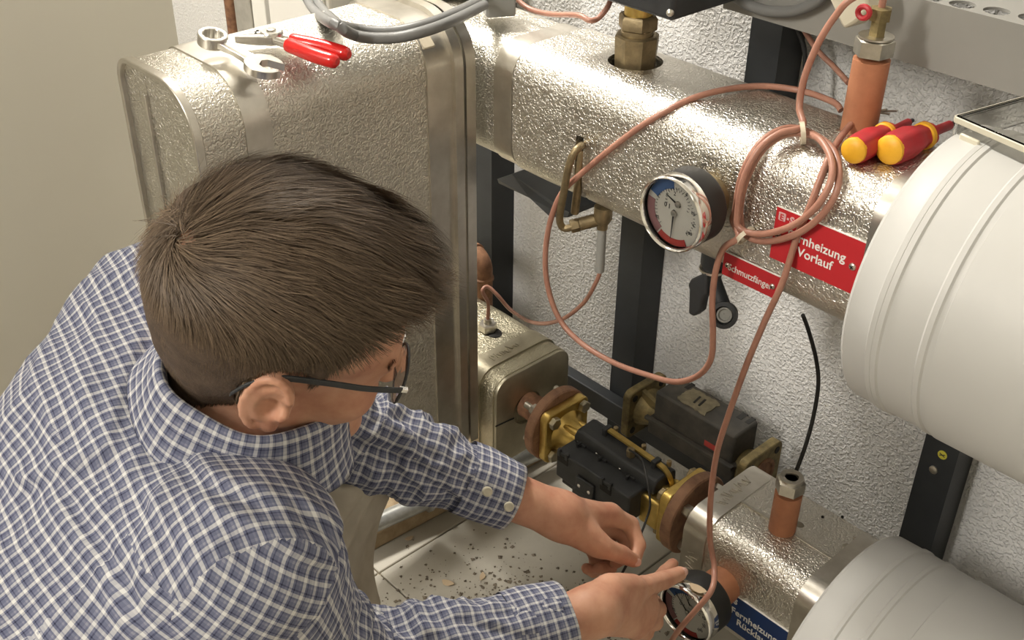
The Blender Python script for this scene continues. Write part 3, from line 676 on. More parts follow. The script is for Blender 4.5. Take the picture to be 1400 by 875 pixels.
screw(t, -.4835, yf, .8295); screw(t, -.5755, yf, .8295)
a = aty(993, 344, .925); b = aty(1064, 381, .925); c = aty(985, 372, .925)
t, yf = sign('pipe_sign', 'small red sign reading Schmutzf\u00e4nger below the large red sign', a.x - .002, b.x + .002, c.z, a.z, M['red_sign'])
text_obj('lettering', 'Schmutzf\u00e4nger', ((a.x + b.x) / 2, yf, c.z + (a.z - c.z) * .32), EX, EZ, .0118, M['white_paint'], t, bold=.00004, align='CENTER', sx=.86)
screw(t, a.x + .005, yf, (a.z + c.z) / 2, .0035); screw(t, b.x - .005, yf, (a.z + c.z) / 2, .0035)
t, yf = sign('pipe_sign', 'blue sign reading Fernheizung R\u00fccklauf on the lower silver pipe', -.572, -.464, .239, .3005, M['blue_sign'])
text_obj('lettering', 'Fernheizung', (-.520, yf, .2695), EX, EZ, .0150, M['white_paint'], t, bold=.00017, align='CENTER')
text_obj('lettering', 'R\u00fccklauf', (-.520, yf, .2545), EX, EZ, .0150, M['white_paint'], t, bold=.00017, align='CENTER')
logo(t, -.568, .2875, .0085, yf, M['sign_edge'], M['blue_sign'])
screw(t, -.567, yf, .2745); screw(t, -.469, yf, .2695)

# ================================================================== sensor pockets
def pocket(x, y, z0, L, r, label, gland):
    t = thing('sensor_pocket', label, 'sensor pocket', (x, y, z0)); c = Vector((x, y, z0)); up_ = Vector((0, 0, 1))
    bm = new(); bm_lathe(bm, c - up_ * .004, up_, [(0, r * .98), (.004, r), (L, r)], 36); obj('sleeve', bm, M['pocket'], t)
    bm = new(); bm_lathe(bm, c + up_ * L, up_, [(0, r * .9), (.001, r * 1.08), (.017, r * 1.08), (.019, r * .92)], 6, rot=.35); obj('hex_nut', bm, M['zinc'], t)
    bm = new(); top = L + .019
    if gland:
        bm_lathe(bm, c + up_ * top, up_, [(0, r * .95), (.002, r * .95), (.0021, r * .5)], 30); obj('washer', bm, M['zinc'], t)
        bm = new(); bm_lathe(bm, c + up_ * (top + .002), up_, [(0, r * .46), (.016, r * .44), (.016, r * .6), (.028, r * .6), (.029, r * .4)], 6); obj('gland', bm, M['brass_old'], t)
    else:
        bm_lathe(bm, c + up_ * top, up_, [(0, r * .85), (.003, r * .85), (.0032, r * .5), (.001, r * .45), (-.006, r * .42)], 30); obj('threaded_socket', bm, M['zinc'], t)
    return c + up_ * (top + .03)
gt = pocket(-.566, 1.034, .92, .083, .0190, 'tall orange brown sensor pocket with a cable gland on the upper silver pipe', True)
pocket(-.545, .996, .381, .066, .0175, 'short orange brown sensor pocket with an open nut on the lower silver pipe', False)
# small sensor screwed into the left lower pipe
sc_ = atz(667, 450, .38); t = thing('cable_sensor', 'small hexagonal cable sensor screwed into the olive pipe jacket', 'sensor', sc_)
bm = new(); bm_ball(bm, sc_ + Vector((.012, .002, .0005)), .016, 18, (1, .8, .1)); obj('hole', bm, M['gap'], t)
bm = new(); bm_hex(bm, sc_, sc_ + Vector((0, 0, .014)), .0155); obj('hex_nut', bm, M['zinc'], t)
bm = new(); bm_cyl(bm, sc_ + Vector((0, 0, .014)), sc_ + Vector((0, 0, .022)), .007, .006, 16); obj('neck', bm, M['zinc'], t)

# ================================================================== cables
def on_pipe(px, py, off):                  # first point of the sight line at the given distance from the upper jacket
    r = ray(px, py); o = Vector((0, 0, H)); d = .8; best = (9, None)
    for i in range(200):
        p = o + r * d; qy = abs(p.y - YC) - (HY - RR); qz = abs(p.z - ZU) - (HZ - RR)
        s = math.hypot(max(qy, 0), max(qz, 0)) + min(max(qy, qz), 0) - RR
        if s < off + .0002: return p
        if s < best[0]: best = (s, p)
        d += max((s - off) * .6, .0004)
        if p.y > 1.2: break
    return best[1]
RC = .0037
def cable(name, pts, r, m, label, cat='cable', n=10):
    bm = new(); bm_tube(bm, spline(pts, n), r, 10); return tag(obj(name, bm, m), label, cat)
P = lambda px, py, off=.0045: on_pipe(px, py, off)
Y = lambda px, py, y: aty(px, py, y)
coil_px = [(1098, 181), (1068, 184), (1040, 206), (1019, 246), (1011, 290), (1017, 318), (1045, 327), (1086, 317), (1120, 292), (1141, 258), (1143, 222), (1128, 194)]
def coil(k):
    out = []
    for i, (x, y) in enumerate(coil_px):
        w = 1.0 if 5 <= i <= 11 else .35
        sx, sy = ((3, 2), (-15, -17), (-6, -8))[k]
        out.append(on_pipe(x + sx * w, y + sy * w * (1 if i < 10 else .4), (.010, .0045, .0165)[k]))
    return out
k0, k1, k2 = coil(0), coil(1), coil(2)
main_px = [atz(1187, 8, 1.062), gt + Vector((.002, 0, .024)), Y(1165, -3, 1.0), Y(1140, 24, .995), Y(1118, 60, .99), Y(1100, 105, .985), Y(1093, 145, .98), P(1097, 172, .016)]
path = [gt + Vector((0, 0, -.004)), gt + Vector((0, 0, .012))] + main_px[1:] + k2[1:] + k0[0:] + k1[:6]
path += [Y(1010, 323, .906), Y(990, 338, .903), Y(979, 368, .90), Y(974, 410, .895), Y(975, 455, .89), Y(972, 490, .89), Y(955, 512, .89), Y(925, 521, .892), Y(890, 513, .90), Y(840, 495, .905), Y(795, 468, .905), Y(765, 435, .905), Y(749, 390, .905), Y(746, 345, .905), Y(753, 300, .905), Y(769, 262, .908), P(800, 232, .009), P(850, 191, .007), P(900, 157), P(960, 129), P(1030, 117), P(1090, 122), P(1138, 138), P(1150, 150)]
cable('sensor_cable', path, RC, M['copper_cable'], 'long copper brown sensor cable coiled on the upper pipe with a wide loop hanging left')
pb = [P(1212, 158, .012), P(1198, 151, .014), P(1186, 154, .014), P(1165, 168, .012), P(1146, 192, .007), P(1130, 222), P(1108, 280), P(1090, 322), Y(1070, 385, .912), Y(1045, 440, .905), Y(1020, 500, .895), Y(995, 570, .89), Y(980, 620, .885), Y(972, 680, .882), Y(971, 735, .88), Y(977, 775, .872), Y(973, 806, .845), Y(950, 835, .828), Y(925, 865, .822), Y(905, 900, .82)]
cb = thing('sensor_cable', 'copper brown cable from bare wire ends straight down across the lower gauge', 'cable', pb[8])
bm = new(); bm_tube(bm, spline(pb[1:], 10), RC, 10); obj('sheath', bm, M['copper_cable'], cb)
bm = new(); bm_tube(bm, [pb[1], P(1192, 146, .016), P(1190, 135, .02)], RC * .8, 8); obj('strand', bm, M['copper_cable'], cb)
for dx, dy in ((0, -4), (4, 2), (14, -2)):
    bm = new(); bm_tube(bm, spline([pb[1], P(1202, 152 + dy / 2, .014), P(1213 + dx, 153 + dy, .015)], 4), .0012, 6); obj('bare_wire', bm, M['zinc'], cb)
for i, (px, py, ang, lab) in enumerate(((1097, 181, .0, 'cream cable tie at the top of the cable coil'), (1019, 321, 0, 'cream cable tie at the lower left of the cable coil'))):
    a = on_pipe(px, py, .012); tdir = (k0[1] - k0[0]) if i == 0 else (k0[6] - k0[4])
    bm = new(); x, y, ax = frame(tdir); path_ = [a + x * math.cos(q) * .012 + y * math.sin(q) * .0105 for q in [2 * PI * j / 20 for j in range(20)]]
    rings = [[p + ax * s * .0025 + (p - a).normalized() * w for s, w in ((-1, 0), (1, 0), (1, .0012), (-1, .0012))] for p in path_]
    bm_loft(bm, rings, False, True); tag(obj('cable_tie', bm, M['cable_tie']), lab, 'cable tie')
s1_ = [sc_ + Vector((0, 0, .02)), Y(663, 415, 1.0), Y(660, 397, 1.02), Y(667, 391, 1.03), Y(680, 402, 1.035), Y(700, 424, 1.04), Y(730, 440, 1.02), Y(765, 437, 1.0), Y(797, 414, .99), Y(815, 385, .985), Y(822, 366, .985)]
cable('sensor_cable', [sc_ + Vector((0, 0, .02)), sc_ + Vector((-.001, .002, .05))] + s1_[2:], .0031, M['copper_cable'], 'thin copper brown cable from the small hexagonal sensor up into the grey sleeve')
cable('sensor_cable', [Y(700, -8, 1.02), Y(722, 10, 1.02), Y(750, 18, 1.02), Y(790, 20, 1.02), Y(806, 27, 1.02), Y(818, 24, 1.03), Y(830, 10, 1.04), Y(836, -4, 1.05)], .0036, M['copper_cable'], 'short copper brown cable at the top edge, left of the black actuator')
cable('sensor_cable', [Y(1098, 38, 1.16), Y(1118, 68, 1.15), Y(1140, 90, 1.12), Y(1160, 112, 1.09)], .0034, M['copper_cable'], 'copper brown cable coming down from the tray behind the tall sensor pocket')
cable('black_cable', [Y(1090, 38, 1.19), Y(1099, 62, 1.19), Y(1101, 85, 1.19), Y(1099, 120, 1.19)], .0031, M['rubber'], 'short black cable hanging below the grey tray beside the dark post')
cable('black_cable', [Y(1098, 430, 1.10), Y(1106, 452, 1.12), Y(1116, 490, 1.14), Y(1119, 525, 1.14), Y(1112, 570, 1.13), Y(1101, 610, 1.11), Y(1088, 645, 1.095)], .0028, M['rubber'], 'black cable hanging from the upper pipe to the short sensor pocket')

# ================================================================== siphon tube and drain valve below the upper pipe
t = thing('siphon_tube', 'brown brass bent tube with fittings leaving the slot in the upper pipe', 'pipe fitting', (-.78, .95, .70))
bm = new(); bm_tube(bm, spline([Y(798, 196, .945), Y(793, 200, .915), Y(785, 208, .905), Y(777, 230, .902), Y(771, 262, .905), Y(766, 290, .91), Y(766, 304, .915), Y(772, 311, .92), Y(784, 309, .925)], 8), .0048, 12); obj('bent_tube', bm, M['brass_dk'], t)
bm = new(); bm_cyl(bm, Y(797, 203, .932), Y(786, 290, .932), .0055, seg=14); obj('straight_tube', bm, M['brass_dk'], t)
a = Y(780, 309, .925); b = Y(822, 298, .955)
bm = new(); bm_hex(bm, a, a.lerp(b, .3), .0088); obj('union_nut', bm, M['brass_dk'], t)
bm = new(); bm_cyl(bm, a.lerp(b, .3), b, .0085, seg=18); obj('tee_body', bm, M['brass_dk'], t)
bm = new(); e = Y(824, 302, .955); bm_lathe(bm, e + Vector((0, 0, .022)), (0, 0, -1), [(0, .012), (.018, .012), (.026, .0075), (.032, .0072)], 20); obj('reducer', bm, M['brass_dk'], t)
bm = new(); e2 = e + Vector((0, 0, -.006)); f2 = Y(822, 371, .955); f2 = Vector((e2.x, e2.y, f2.z)); bm_lathe(bm, e2, (0, 0, -1), [(0, .0062), ((e2 - f2).length, .0062), ((e2 - f2).length + .001, .004)], 18)
gs = obj('grey_sleeve', bm, M['grey_pvc'], t); gs['label'] = 'grey plastic sleeve over the cable end'
vv = thing('drain_valve', 'small black drain valve with lever below the small red sign', 'valve', (-.71, .985, .61))
c = Y(972, 385, .985)
bm = new(); bm_lathe(bm, Vector((c.x, .985, .748)), (0, 0, -1), [(0, .013), (.012, .013), (.013, .0155), (.030, .0155), (.034, .013), (.048, .012)], 20); obj('body', bm, M['black_metal'], vv)
rc = Y(984, 433, .965); d = Vector((.35, -.85, .35)).normalized()
bm = new(); bm_lathe(bm, Vector((c.x, .985, .712)), (0, 0, -1), [(0, .0162), (.003, .0162)], 24); obj('collar', bm, M['zinc'], vv)
bm = new(); bm_cyl(bm, Vector((c.x, .985, .70)), rc + Vector((0, .012, 0)), .010, seg=16); obj('outlet', bm, M['black_metal'], vv)
bm = new(); bm_lathe(bm, rc + Vector((0, .014, 0)), d, [(0, .014), (.012, .0165), (.018, .0165), (.0185, .0115), (.010, .0105)], 28); obj('hose_cap', bm, M['black_metal'], vv)
bm = new(); bm_lathe(bm, rc + Vector((0, .014, 0)) + d * .0105, d, [(0, .0105), (.004, .0095), (.004, .0075), (.001, .0065)], 24); obj('inner_ring', bm, M['grey_pvc'], vv)
u = Vector((1, 0, 0)); lev = [(952, 377), (965, 372), (966, 402), (960, 408), (957, 425), (948, 432), (941, 428), (942, 395), (940, 388), (944, 381)]
pts = [Y(x, y, .968) for x, y in lev]; bm = new(); bm_loft(bm, [pts, [p + Vector((.002, .012, 0)) for p in pts]]); obj('lever', bm, M['black'], vv, bevel=.0025)
# rusty elbow behind the silver box
t = thing('pipe_elbow', 'rusty pipe elbow behind the silver box', 'pipe', (-1.245, 1.10, .37)); e = Y(660, 352, 1.10)
bm = new(); bm_tube(bm, spline([e + Vector((-.16, 0, 0)), e + Vector((-.03, 0, 0)), e + Vector((-.010, 0, -.003)), e + Vector((0, 0, -.016)), e + Vector((.001, 0, -.04)), e + Vector((.001, 0, -.10))], 8), .0165, 18); obj('bend', bm, M['rust'], t)
bm = new(); bm_lathe(bm, e + Vector((.001, 0, -.034)), (0, 0, -1), [(0, .0165), (.002, .019), (.006, .019), (.008, .0165)], 24); obj('weld_ring', bm, M['rust'], t)
bm = new(); bm_lathe(bm, e + Vector((-.016, 0, 0)), (-1, 0, 0), [(0, .0168), (.001, .0195), (.012, .0195), (.013, .0168)], 24); obj('socket', bm, M['rust'], t)

# ================================================================== actuator on top of the upper pipe
ac = thing('valve_actuator', 'black actuator box on a brass fitting above the upper pipe', 'actuator', (-.866, 1.012, .90)); c = Vector((-.866, 1.012, 0))
def lz(name, prof, m, seg=32, rot=0.0):
    bm = new(); bm_lathe(bm, c, (0, 0, 1), prof, seg, rot=rot); return obj(name, bm, m, ac)
lz('lower_nut', [(.880, .026), (.9185, .026), (.945, .0275), (.952, .0275), (.954, .025)], M['brass_dk'], 8, .2)
lz('neck', [(.954, .020), (.960, .020)], M['brass_dk'])
lz('upper_nut', [(.960, .022), (.962, .0245), (.975, .0245), (.978, .022)], M['brass_dk'], 6, .4)
lz('brass_stem', [(.978, .0175), (1.002, .0175)], M['brass'])
bm = new(); bm_box(bm, (-.876, 1.03, 1.09), (.20, .132, .18)); bxx = obj('housing', bm, M['black'], ac, bevel=.005)
bm = new(); bm_ball(bm, (-.780, .9645, 1.010), .0045, 12); obj('screw', bm, M['zinc'], ac)
bm = new(); bm_box(bm, (-.938, 1.035, .995), (.012, .012, .03)); obj('locking_lug', bm, M['grey_pvc'], ac, bevel=.001)
# grey perforated cable tray along the wall
tr = thing('cable_tray', 'grey painted steel cable tray with round holes along the back wall', 'cable tray', (-.3, 1.16, .98))
tz = aty(1330, 14, 1.105).z
bm = new(); bm_box(bm, (-.19, 1.1025, (tz + .98) / 2), (1.24, .003, tz - .98)); obj('side_plate', bm, M['tray'], tr, smooth=0)
bm = new(); bm_box(bm, (-.19, 1.16, tz - .0015), (1.24, .112, .003)); tp = obj('top_flange', bm, M['tray'], tr, smooth=0)
holes = []
for k in range(-1, 7):
    h0 = atz(1316, 5, tz); h1 = atz(1363, 14, tz); p = h0 + (h1 - h0) * k; bm = new(); bm_cyl(bm, p - Vector((0, 0, .02)), p + Vector((0, 0, .02)), .0135, seg=20); holes.append(bm)
cut(tp, holes)
bm = new(); bm_box(bm, (-.19, 1.16, .9815), (1.24, .112, .003)); obj('bottom_flange', bm, M['tray'], tr, smooth=0)
cable('grey_cable', [Y(1000, -10, 1.09), Y(1020, 4, 1.09), Y(1050, 14, 1.09), Y(1085, 14, 1.09), Y(1115, 2, 1.09), Y(1130, -12, 1.09)], .0065, M['grey_cable'], 'grey cable sagging in front of the cable tray at the top edge')
bm = new(); q = [Y(1128, -14, 1.04), Y(1183, -14, 1.04), Y(1188, 12, 1.04), Y(1168, 31, 1.04), Y(1154, 39, 1.04), Y(1149, 32, 1.04)]
bm_loft(bm, [q, [p + Vector((.004, .03, .0)) for p in q]]); tag(obj('plastic_tag', bm, M['milky'], bevel=.003), 'milky plastic plug hanging by the top of the tall sensor pocket', 'plug')
bm = new(); bm_tube(bm, [Y(1181 + 8 * math.cos(a), 16 + 8 * math.sin(a), 1.015) for a in [2 * PI * i / 16 for i in range(16)]], .003, 8, closed=True); tag(obj('cable_lug', bm, M['red_handle']), 'small red ring lug beside the cable gland', 'lug')
# round galvanised cap with two grey cables, top edge
t = thing('junction_cap', 'round galvanised cap at the top edge with grey cables plugged in', 'junction box', (-1.25, 1.02, .92)); cc = atz(622, -30, .925)
bm = new(); bm_lathe(bm, Vector((cc.x, cc.y, .921)), (0, 0, 1), [(0, .075), (.004, .082), (.03, .082), (.032, .078), (.10, .074), (.105, .06)], 48); obj('cap', bm, M['band_dull'], t)
e = atz(672, 2, .945); bm = new(); bm_box(bm, e + Vector((0, .01, 0)), (.05, .04, .03), Matrix.Rotation(-.5, 3, 'Z')); obj('plug_block', bm, M['grey_pvc'], t, bevel=.003)
for k, lab in ((0, 'upper one of two grey cables looping over the silver box'), (1, 'lower one of two grey cables looping over the silver box')):
    o_ = k * 9
    cable('grey_cable', [Y(408 + k * 13, -25, .97), Y(424 + k * 12, 6 - k * 2, .945), atz(449 + k * 10, 28 + k * 2, .985 - k * .003), atz(488, 39 + o_, .968), atz(535, 42 + o_, .966), atz(580, 33 + o_, .972), atz(620, 18 + o_, .972), atz(662, -3 + o_, .955)], .0066, M['grey_cable'], lab)

# ================================================================== tools
def flat_frame(a, b, nrm=(0, 0, 1)):
    u = (b - a).normalized(); n = Vector(nrm); v = n.cross(u).normalized(); return u, v, u.cross(v)
# combination spanner lying across the top of the box
t = thing('spanner', 'silver combination spanner lying on the rounded top of the silver box', 'spanner', (-1.15, .67, .947))
ra = atz(291, 52, .972); oa = atz(357, 88, .955)
u, v, w = flat_frame(ra, oa); L = (oa - ra).length
bm = new(); R_ = .0168
ring_o = [(R_ * math.cos(a), R_ * math.sin(a)) for a in [2 * PI * i / 36 for i in range(36)]]
ring_i = [((.0108 if i % 3 else .0120) * math.cos(a), (.0108 if i % 3 else .0120) * math.sin(a)) for i, a in enumerate([2 * PI * i / 36 for i in range(36)])]
def pt(p, h): return ra + u * p[0] + v * p[1] + w * h
bm_loft(bm, [[pt(p, -.0065) for p in ring_i], [pt(p, -.0065) for p in ring_o], [pt(p, .0065) for p in ring_o], [pt(p, .0065) for p in ring_i]], False, True); obj('ring_end', bm, M['steel'], t, bevel=.001)
bm = new(); rings = []
for s, hw, th in ((.011, .008, .0045), (.03, .0068, .0032), (L * .5, .0062, .003), (L - .022, .0075, .0034), (L - .008, .011, .0038)):
    c = ra + u * s; rings.append([c + v * a + w * b for a, b in ((-hw, -th), (-hw * .6, -th * 1.1), (hw * .6, -th * 1.1), (hw, -th), (hw, th), (hw * .6, th * .7), (-hw * .6, th * .7), (-hw, th))])
bm_loft(bm, rings); obj('shank', bm, M['steel'], t, bevel=.0008)
bm = new(); out = []
aj = .45                                    # jaw axis turned against the shank
for a in np.linspace(.50, 2 * PI - .50, 30): out.append((.0220 * math.cos(a), .0205 * math.sin(a)))
out += [(.0215, -.0090), (.002, -.0095), (-.004, -.005), (-.004, .005), (.002, .0095), (.0215, .0090)]
cj = ra + u * (L + .004); uj = u * math.cos(aj) + v * math.sin(aj); vj = v * math.cos(aj) - u * math.sin(aj)
bm_prism(bm, out, cj - w * .0045, uj, vj, .009); obj('open_jaw', bm, M['steel'], t, bevel=.0008)
# slip joint pliers
pl_ = thing('pliers', 'chrome pliers with red dipped handles lying on the silver box', 'pliers', (-1.1, .78, .947))
tip = atz(322, 52, .962); pv = atz(372, 50, .962); e1 = atz(462, 84, .956); e2 = atz(478, 74, .956)
u, v, w = flat_frame(tip, pv); LJ = (pv - tip).length
def ploft(prof, org, u, v, w, name, m, par, bev=.001):
    bm = new(); rings = []
    for s, c, hw, th in prof:
        p = org + u * s + v * c; rings.append([p + v * a + w * b for a, b in rrect(hw, th, min(hw, th) * .5, 3)])
    bm_loft(bm, rings); return obj(name, bm, m, par)
ploft([(0, .0022, .0018, .004), (LJ * .35, .004, .0036, .0055), (LJ * .7, .006, .0055, .0062), (LJ, .006, .008, .006)], tip, u, v, w, 'jaw', M['steel'], pl_)
ploft([(0, -.0022, .0018, .004), (LJ * .35, -.004, .0036, .0055), (LJ * .7, -.006, .0055, .0062), (LJ, -.006, .008, .006)], tip, u, v, w, 'jaw', M['steel'], pl_)
bm = new(); bm_lathe(bm, pv - w * .006, w, [(0, .0125), (.002, .0135), (.012, .0135), (.014, .012)], 28); obj('joint', bm, M['steel'], pl_)
bm = new(); bm_lathe(bm, pv + w * .007, w, [(0, .0055), (.003, .0055), (.0035, .004)], 6); obj('pivot_nut', bm, M['steel'], pl_)
for s, c in ((-.011, .004), (-.018, .001), (-.016, .007)):
    bm = new(); bm_cyl(bm, pv + u * s + v * c + w * .005, pv + u * s + v * c + w * .0068, .0016, seg=10); obj('hole', bm, M['gap'], pl_)
for k, (e, off) in enumerate(((e1, -.006), (e2, .007))):
    a = pv + v * off; b = a.lerp(e, .30); c = a.lerp(e, .65) + v * (.004 if k else -.004)
    pth = spline([a, b, c, e], 8); n = len(pth)
    bm = new(); bm_tube(bm, pth[:int(n * .5)], .0052, 12); arm = obj('arm', bm, M['chrome'], pl_)
    g = pth[int(n * .30):]; rr = [.0088 if 0 < i < len(g) - 3 else .0088 * (.93 if i == 0 else (.97, .86, .5)[i - (len(g) - 3)]) for i in range(len(g))]
    bm = new(); bm_tube(bm, g, rr, 14); obj('red_grip', bm, M['red_grip'], pl_)
# two insulated screwdrivers
def screwdriver(cap, tip, r, label):
    t = thing('screwdriver', label, 'screwdriver', (cap.x, cap.y, .92), 'red and yellow screwdrivers on the upper pipe')
    d = (tip - cap).normalized(); L = (tip - cap).length; h = L * .60
    bm = new(); bm_lathe(bm, cap, d, [(-.0015, r * .3), (-.0005, r * .75), (.002, r * .93), (.006, r * .95)], 28); obj('yellow_cap', bm, M['yellow_handle'], t)
    bm = new(); rings = []; x, y, a = frame(d)
    for s, rr in ((.005, .96), (.012, 1.04), (h * .45, 1.06), (h * .62, .92), (h * .75, .74), (h * .86, .86), (h * .92, .90), (h, .60)):
        rings.append([cap + d * s + (x * math.cos(q) + y * math.sin(q)) * r * rr * (1 + .035 * math.cos(6 * q)) for q in [2 * PI * i / 36 for i in range(36)]])
    bm_loft(bm, rings); obj('grip', bm, M['red_handle'], t)
    bm = new(); bm_lathe(bm, cap + d * h * .80, d, [(0, r * .83), (.001, r * .90), (.006, r * .93), (.007, r * .88)], 28); obj('yellow_ring', bm, M['yellow_handle'], t)
    bm = new(); bm_lathe(bm, cap + d * h, d, [(0, r * .34), (L - h - .012, r * .32), (L - h - .010, r * .24)], 16); obj('insulated_shaft', bm, M['red_handle'], t)
    bm = new(); bm_lathe(bm, cap + d * (L - .012), d, [(0, r * .2), (.010, r * .16), (.012, r * .05)], 12); obj('blade', bm, M['black_metal'], t)
screwdriver(atz(1165, 206, .9355), atz(1249, 163, .930), .0142, 'smaller red screwdriver with a yellow cap, beside the tall sensor pocket')
screwdriver(atz(1214, 205, .937), atz(1306, 167, .930), .0158, 'larger red screwdriver with a yellow cap, nearest the clear cover')
# ================================================================== the man (signed distance fields, meshed with surface nets)
def V3(p): return np.array([p[0], p[1], p[2]], float)
class Field:
    def __init__(s, lo, hi, h):
        s.lo = V3(lo); s.h = h; s.n = np.ceil((V3(hi) - s.lo) / h).astype(int) + 1
        s.a = np.full(s.n, .05, np.float32)
    def sub(s, lo, hi):
        i0 = np.clip(np.floor((V3(lo) - s.lo) / s.h).astype(int), 0, s.n - 1); i1 = np.clip(np.ceil((V3(hi) - s.lo) / s.h).astype(int) + 1, 1, s.n)
        sl = tuple(slice(a, b) for a, b in zip(i0, i1))
        ax = [s.lo[k] + s.h * np.arange(i0[k], i1[k], dtype=np.float32) for k in range(3)]
        return sl, ax[0][:, None, None], ax[1][None, :, None], ax[2][None, None, :]
    def put(s, sl, d, k, op='add'):
        a = s.a[sl]
        if op == 'add':
            if k: hh = np.maximum(k - np.abs(a - d), 0) / k; s.a[sl] = np.minimum(a, d) - hh * hh * k * .25
            else: s.a[sl] = np.minimum(a, d)
        else:
            d = -d; hh = np.maximum(k - np.abs(a - d), 0) / max(k, 1e-6); s.a[sl] = np.maximum(a, d) + hh * hh * k * .25
    def cap(s, a, b, ra, rb=None, k=.01, op='add'):
        a = V3(a); b = V3(b); rb = ra if rb is None else rb; m = max(ra, rb) + k + .012
        sl, x, y, z = s.sub(np.minimum(a, b) - m, np.maximum(a, b) + m); d = b - a; L = max((d * d).sum(), 1e-9)
        t = np.clip(((x - a[0]) * d[0] + (y - a[1]) * d[1] + (z - a[2]) * d[2]) / L, 0, 1)
        q = np.sqrt((x - a[0] - t * d[0]) ** 2 + (y - a[1] - t * d[1]) ** 2 + (z - a[2] - t * d[2]) ** 2) - (ra + (rb - ra) * t)
        s.put(sl, q.astype(np.float32), k, op)
    def ell(s, c, r, B=None, k=.01, op='add'):            # B: rows are the three axes
        c = V3(c); r = V3(r); B = np.eye(3) if B is None else np.asarray(B, float); m = r.max() + k + .012
        sl, x, y, z = s.sub(c - m, c + m); X, Y_, Z = x - c[0], y - c[1], z - c[2]
        l = [B[i][0] * X + B[i][1] * Y_ + B[i][2] * Z for i in range(3)]
        k0 = np.sqrt(sum((l[i] / r[i]) ** 2 for i in range(3))); k1 = np.sqrt(sum((l[i] / r[i] ** 2) ** 2 for i in range(3))) + 1e-6
        s.put(sl, (k0 * (k0 - 1) / k1).astype(np.float32), k, op)
    def flatcap(s, a, b, ra, rb, B, sc, k=.01):           # capsule with cross-section stretched along the axes of B by sc
        a = V3(a); b = V3(b); B = np.asarray(B, float); m = max(ra, rb) * max(sc) + k + .02
        sl, x, y, z = s.sub(np.minimum(a, b) - m, np.maximum(a, b) + m); sc = np.array(sc)
        P_ = [(B[i][0] * (x - a[0]) + B[i][1] * (y - a[1]) + B[i][2] * (z - a[2])) / sc[i] for i in range(3)]
        d = (B @ (b - a)) / sc; L = max((d * d).sum(), 1e-9); t = np.clip(sum(P_[i] * d[i] for i in range(3)) / L, 0, 1)
        q = np.sqrt(sum((P_[i] - t * d[i]) ** 2 for i in range(3))) - (ra + (rb - ra) * t)
        s.put(sl, q.astype(np.float32), k)
def nets(F):
    A = F.a; S = A < 0
    c = [S[i:S.shape[0] - 1 + i, j:S.shape[1] - 1 + j, k:S.shape[2] - 1 + k] for i in (0, 1) for j in (0, 1) for k in (0, 1)]
    al = c[0].copy(); an = c[0].copy()
    for q in c[1:]: al &= q; an |= q
    act = an & ~al; I = np.argwhere(act); idx = np.full(act.shape, -1, np.int32); idx[tuple(I.T)] = np.arange(len(I))
    pos = np.zeros((len(I), 3)); cnt = np.zeros(len(I)); off = np.array([(i, j, k) for i in (0, 1) for j in (0, 1) for k in (0, 1)])
    vals = [A[tuple((I + o).T)] for o in off]
    for e0 in range(8):
        for e1 in range(e0 + 1, 8):
            if np.abs(off[e0] - off[e1]).sum() != 1: continue
            v0, v1 = vals[e0], vals[e1]; m = (v0 < 0) != (v1 < 0); t = np.where(m, v0 / np.where(m, v0 - v1, 1), 0)
            pos += np.where(m[:, None], off[e0] + t[:, None] * (off[e1] - off[e0]), 0); cnt += m
    V = F.lo + F.h * (I + pos / cnt[:, None]); quads = []
    for ax in range(3):
        o = [0, 0, 0]; o[ax] = 1
        s0 = S[:S.shape[0] - o[0], :S.shape[1] - o[1], :S.shape[2] - o[2]]; s1 = S[o[0]:, o[1]:, o[2]:]
        E = np.argwhere(s0 != s1); b, cc = [q for q in range(3) if q != ax]
        E = E[(E[:, b] > 0) & (E[:, cc] > 0) & (E[:, b] < S.shape[b] - 1) & (E[:, cc] < S.shape[cc] - 1)]
        ins = S[tuple(E.T)]
        def cell(db, dc):
            q = E.copy(); q[:, b] -= db; q[:, cc] -= dc; return idx[tuple(q.T)]
        Q = np.stack([cell(0, 0), cell(1, 0), cell(1, 1), cell(0, 1)], 1)
        if ax == 1: ins = ~ins
        Q = np.where(ins[:, None], Q, Q[:, ::-1]); quads.append(Q)
    return V, np.concatenate(quads)
def vnormals(V, Q):
    n = np.cross(V[Q[:, 2]] - V[Q[:, 0]], V[Q[:, 3]] - V[Q[:, 1]]); N = np.zeros_like(V)
    for i in range(4): np.add.at(N, Q[:, i], n)
    return N / (np.linalg.norm(N, axis=1)[:, None] + 1e-12)
def relax(V, Q, it=3, w=.5):
    E = np.concatenate([Q[:, [0, 1]], Q[:, [1, 2]], Q[:, [2, 3]], Q[:, [3, 0]]])
    for _ in range(it):
        S_ = np.zeros_like(V); c = np.zeros(len(V)); np.add.at(S_, E[:, 0], V[E[:, 1]]); np.add.at(c, E[:, 0], 1)
        V = V + w * (S_ / np.maximum(c, 1)[:, None] - V)
    return V
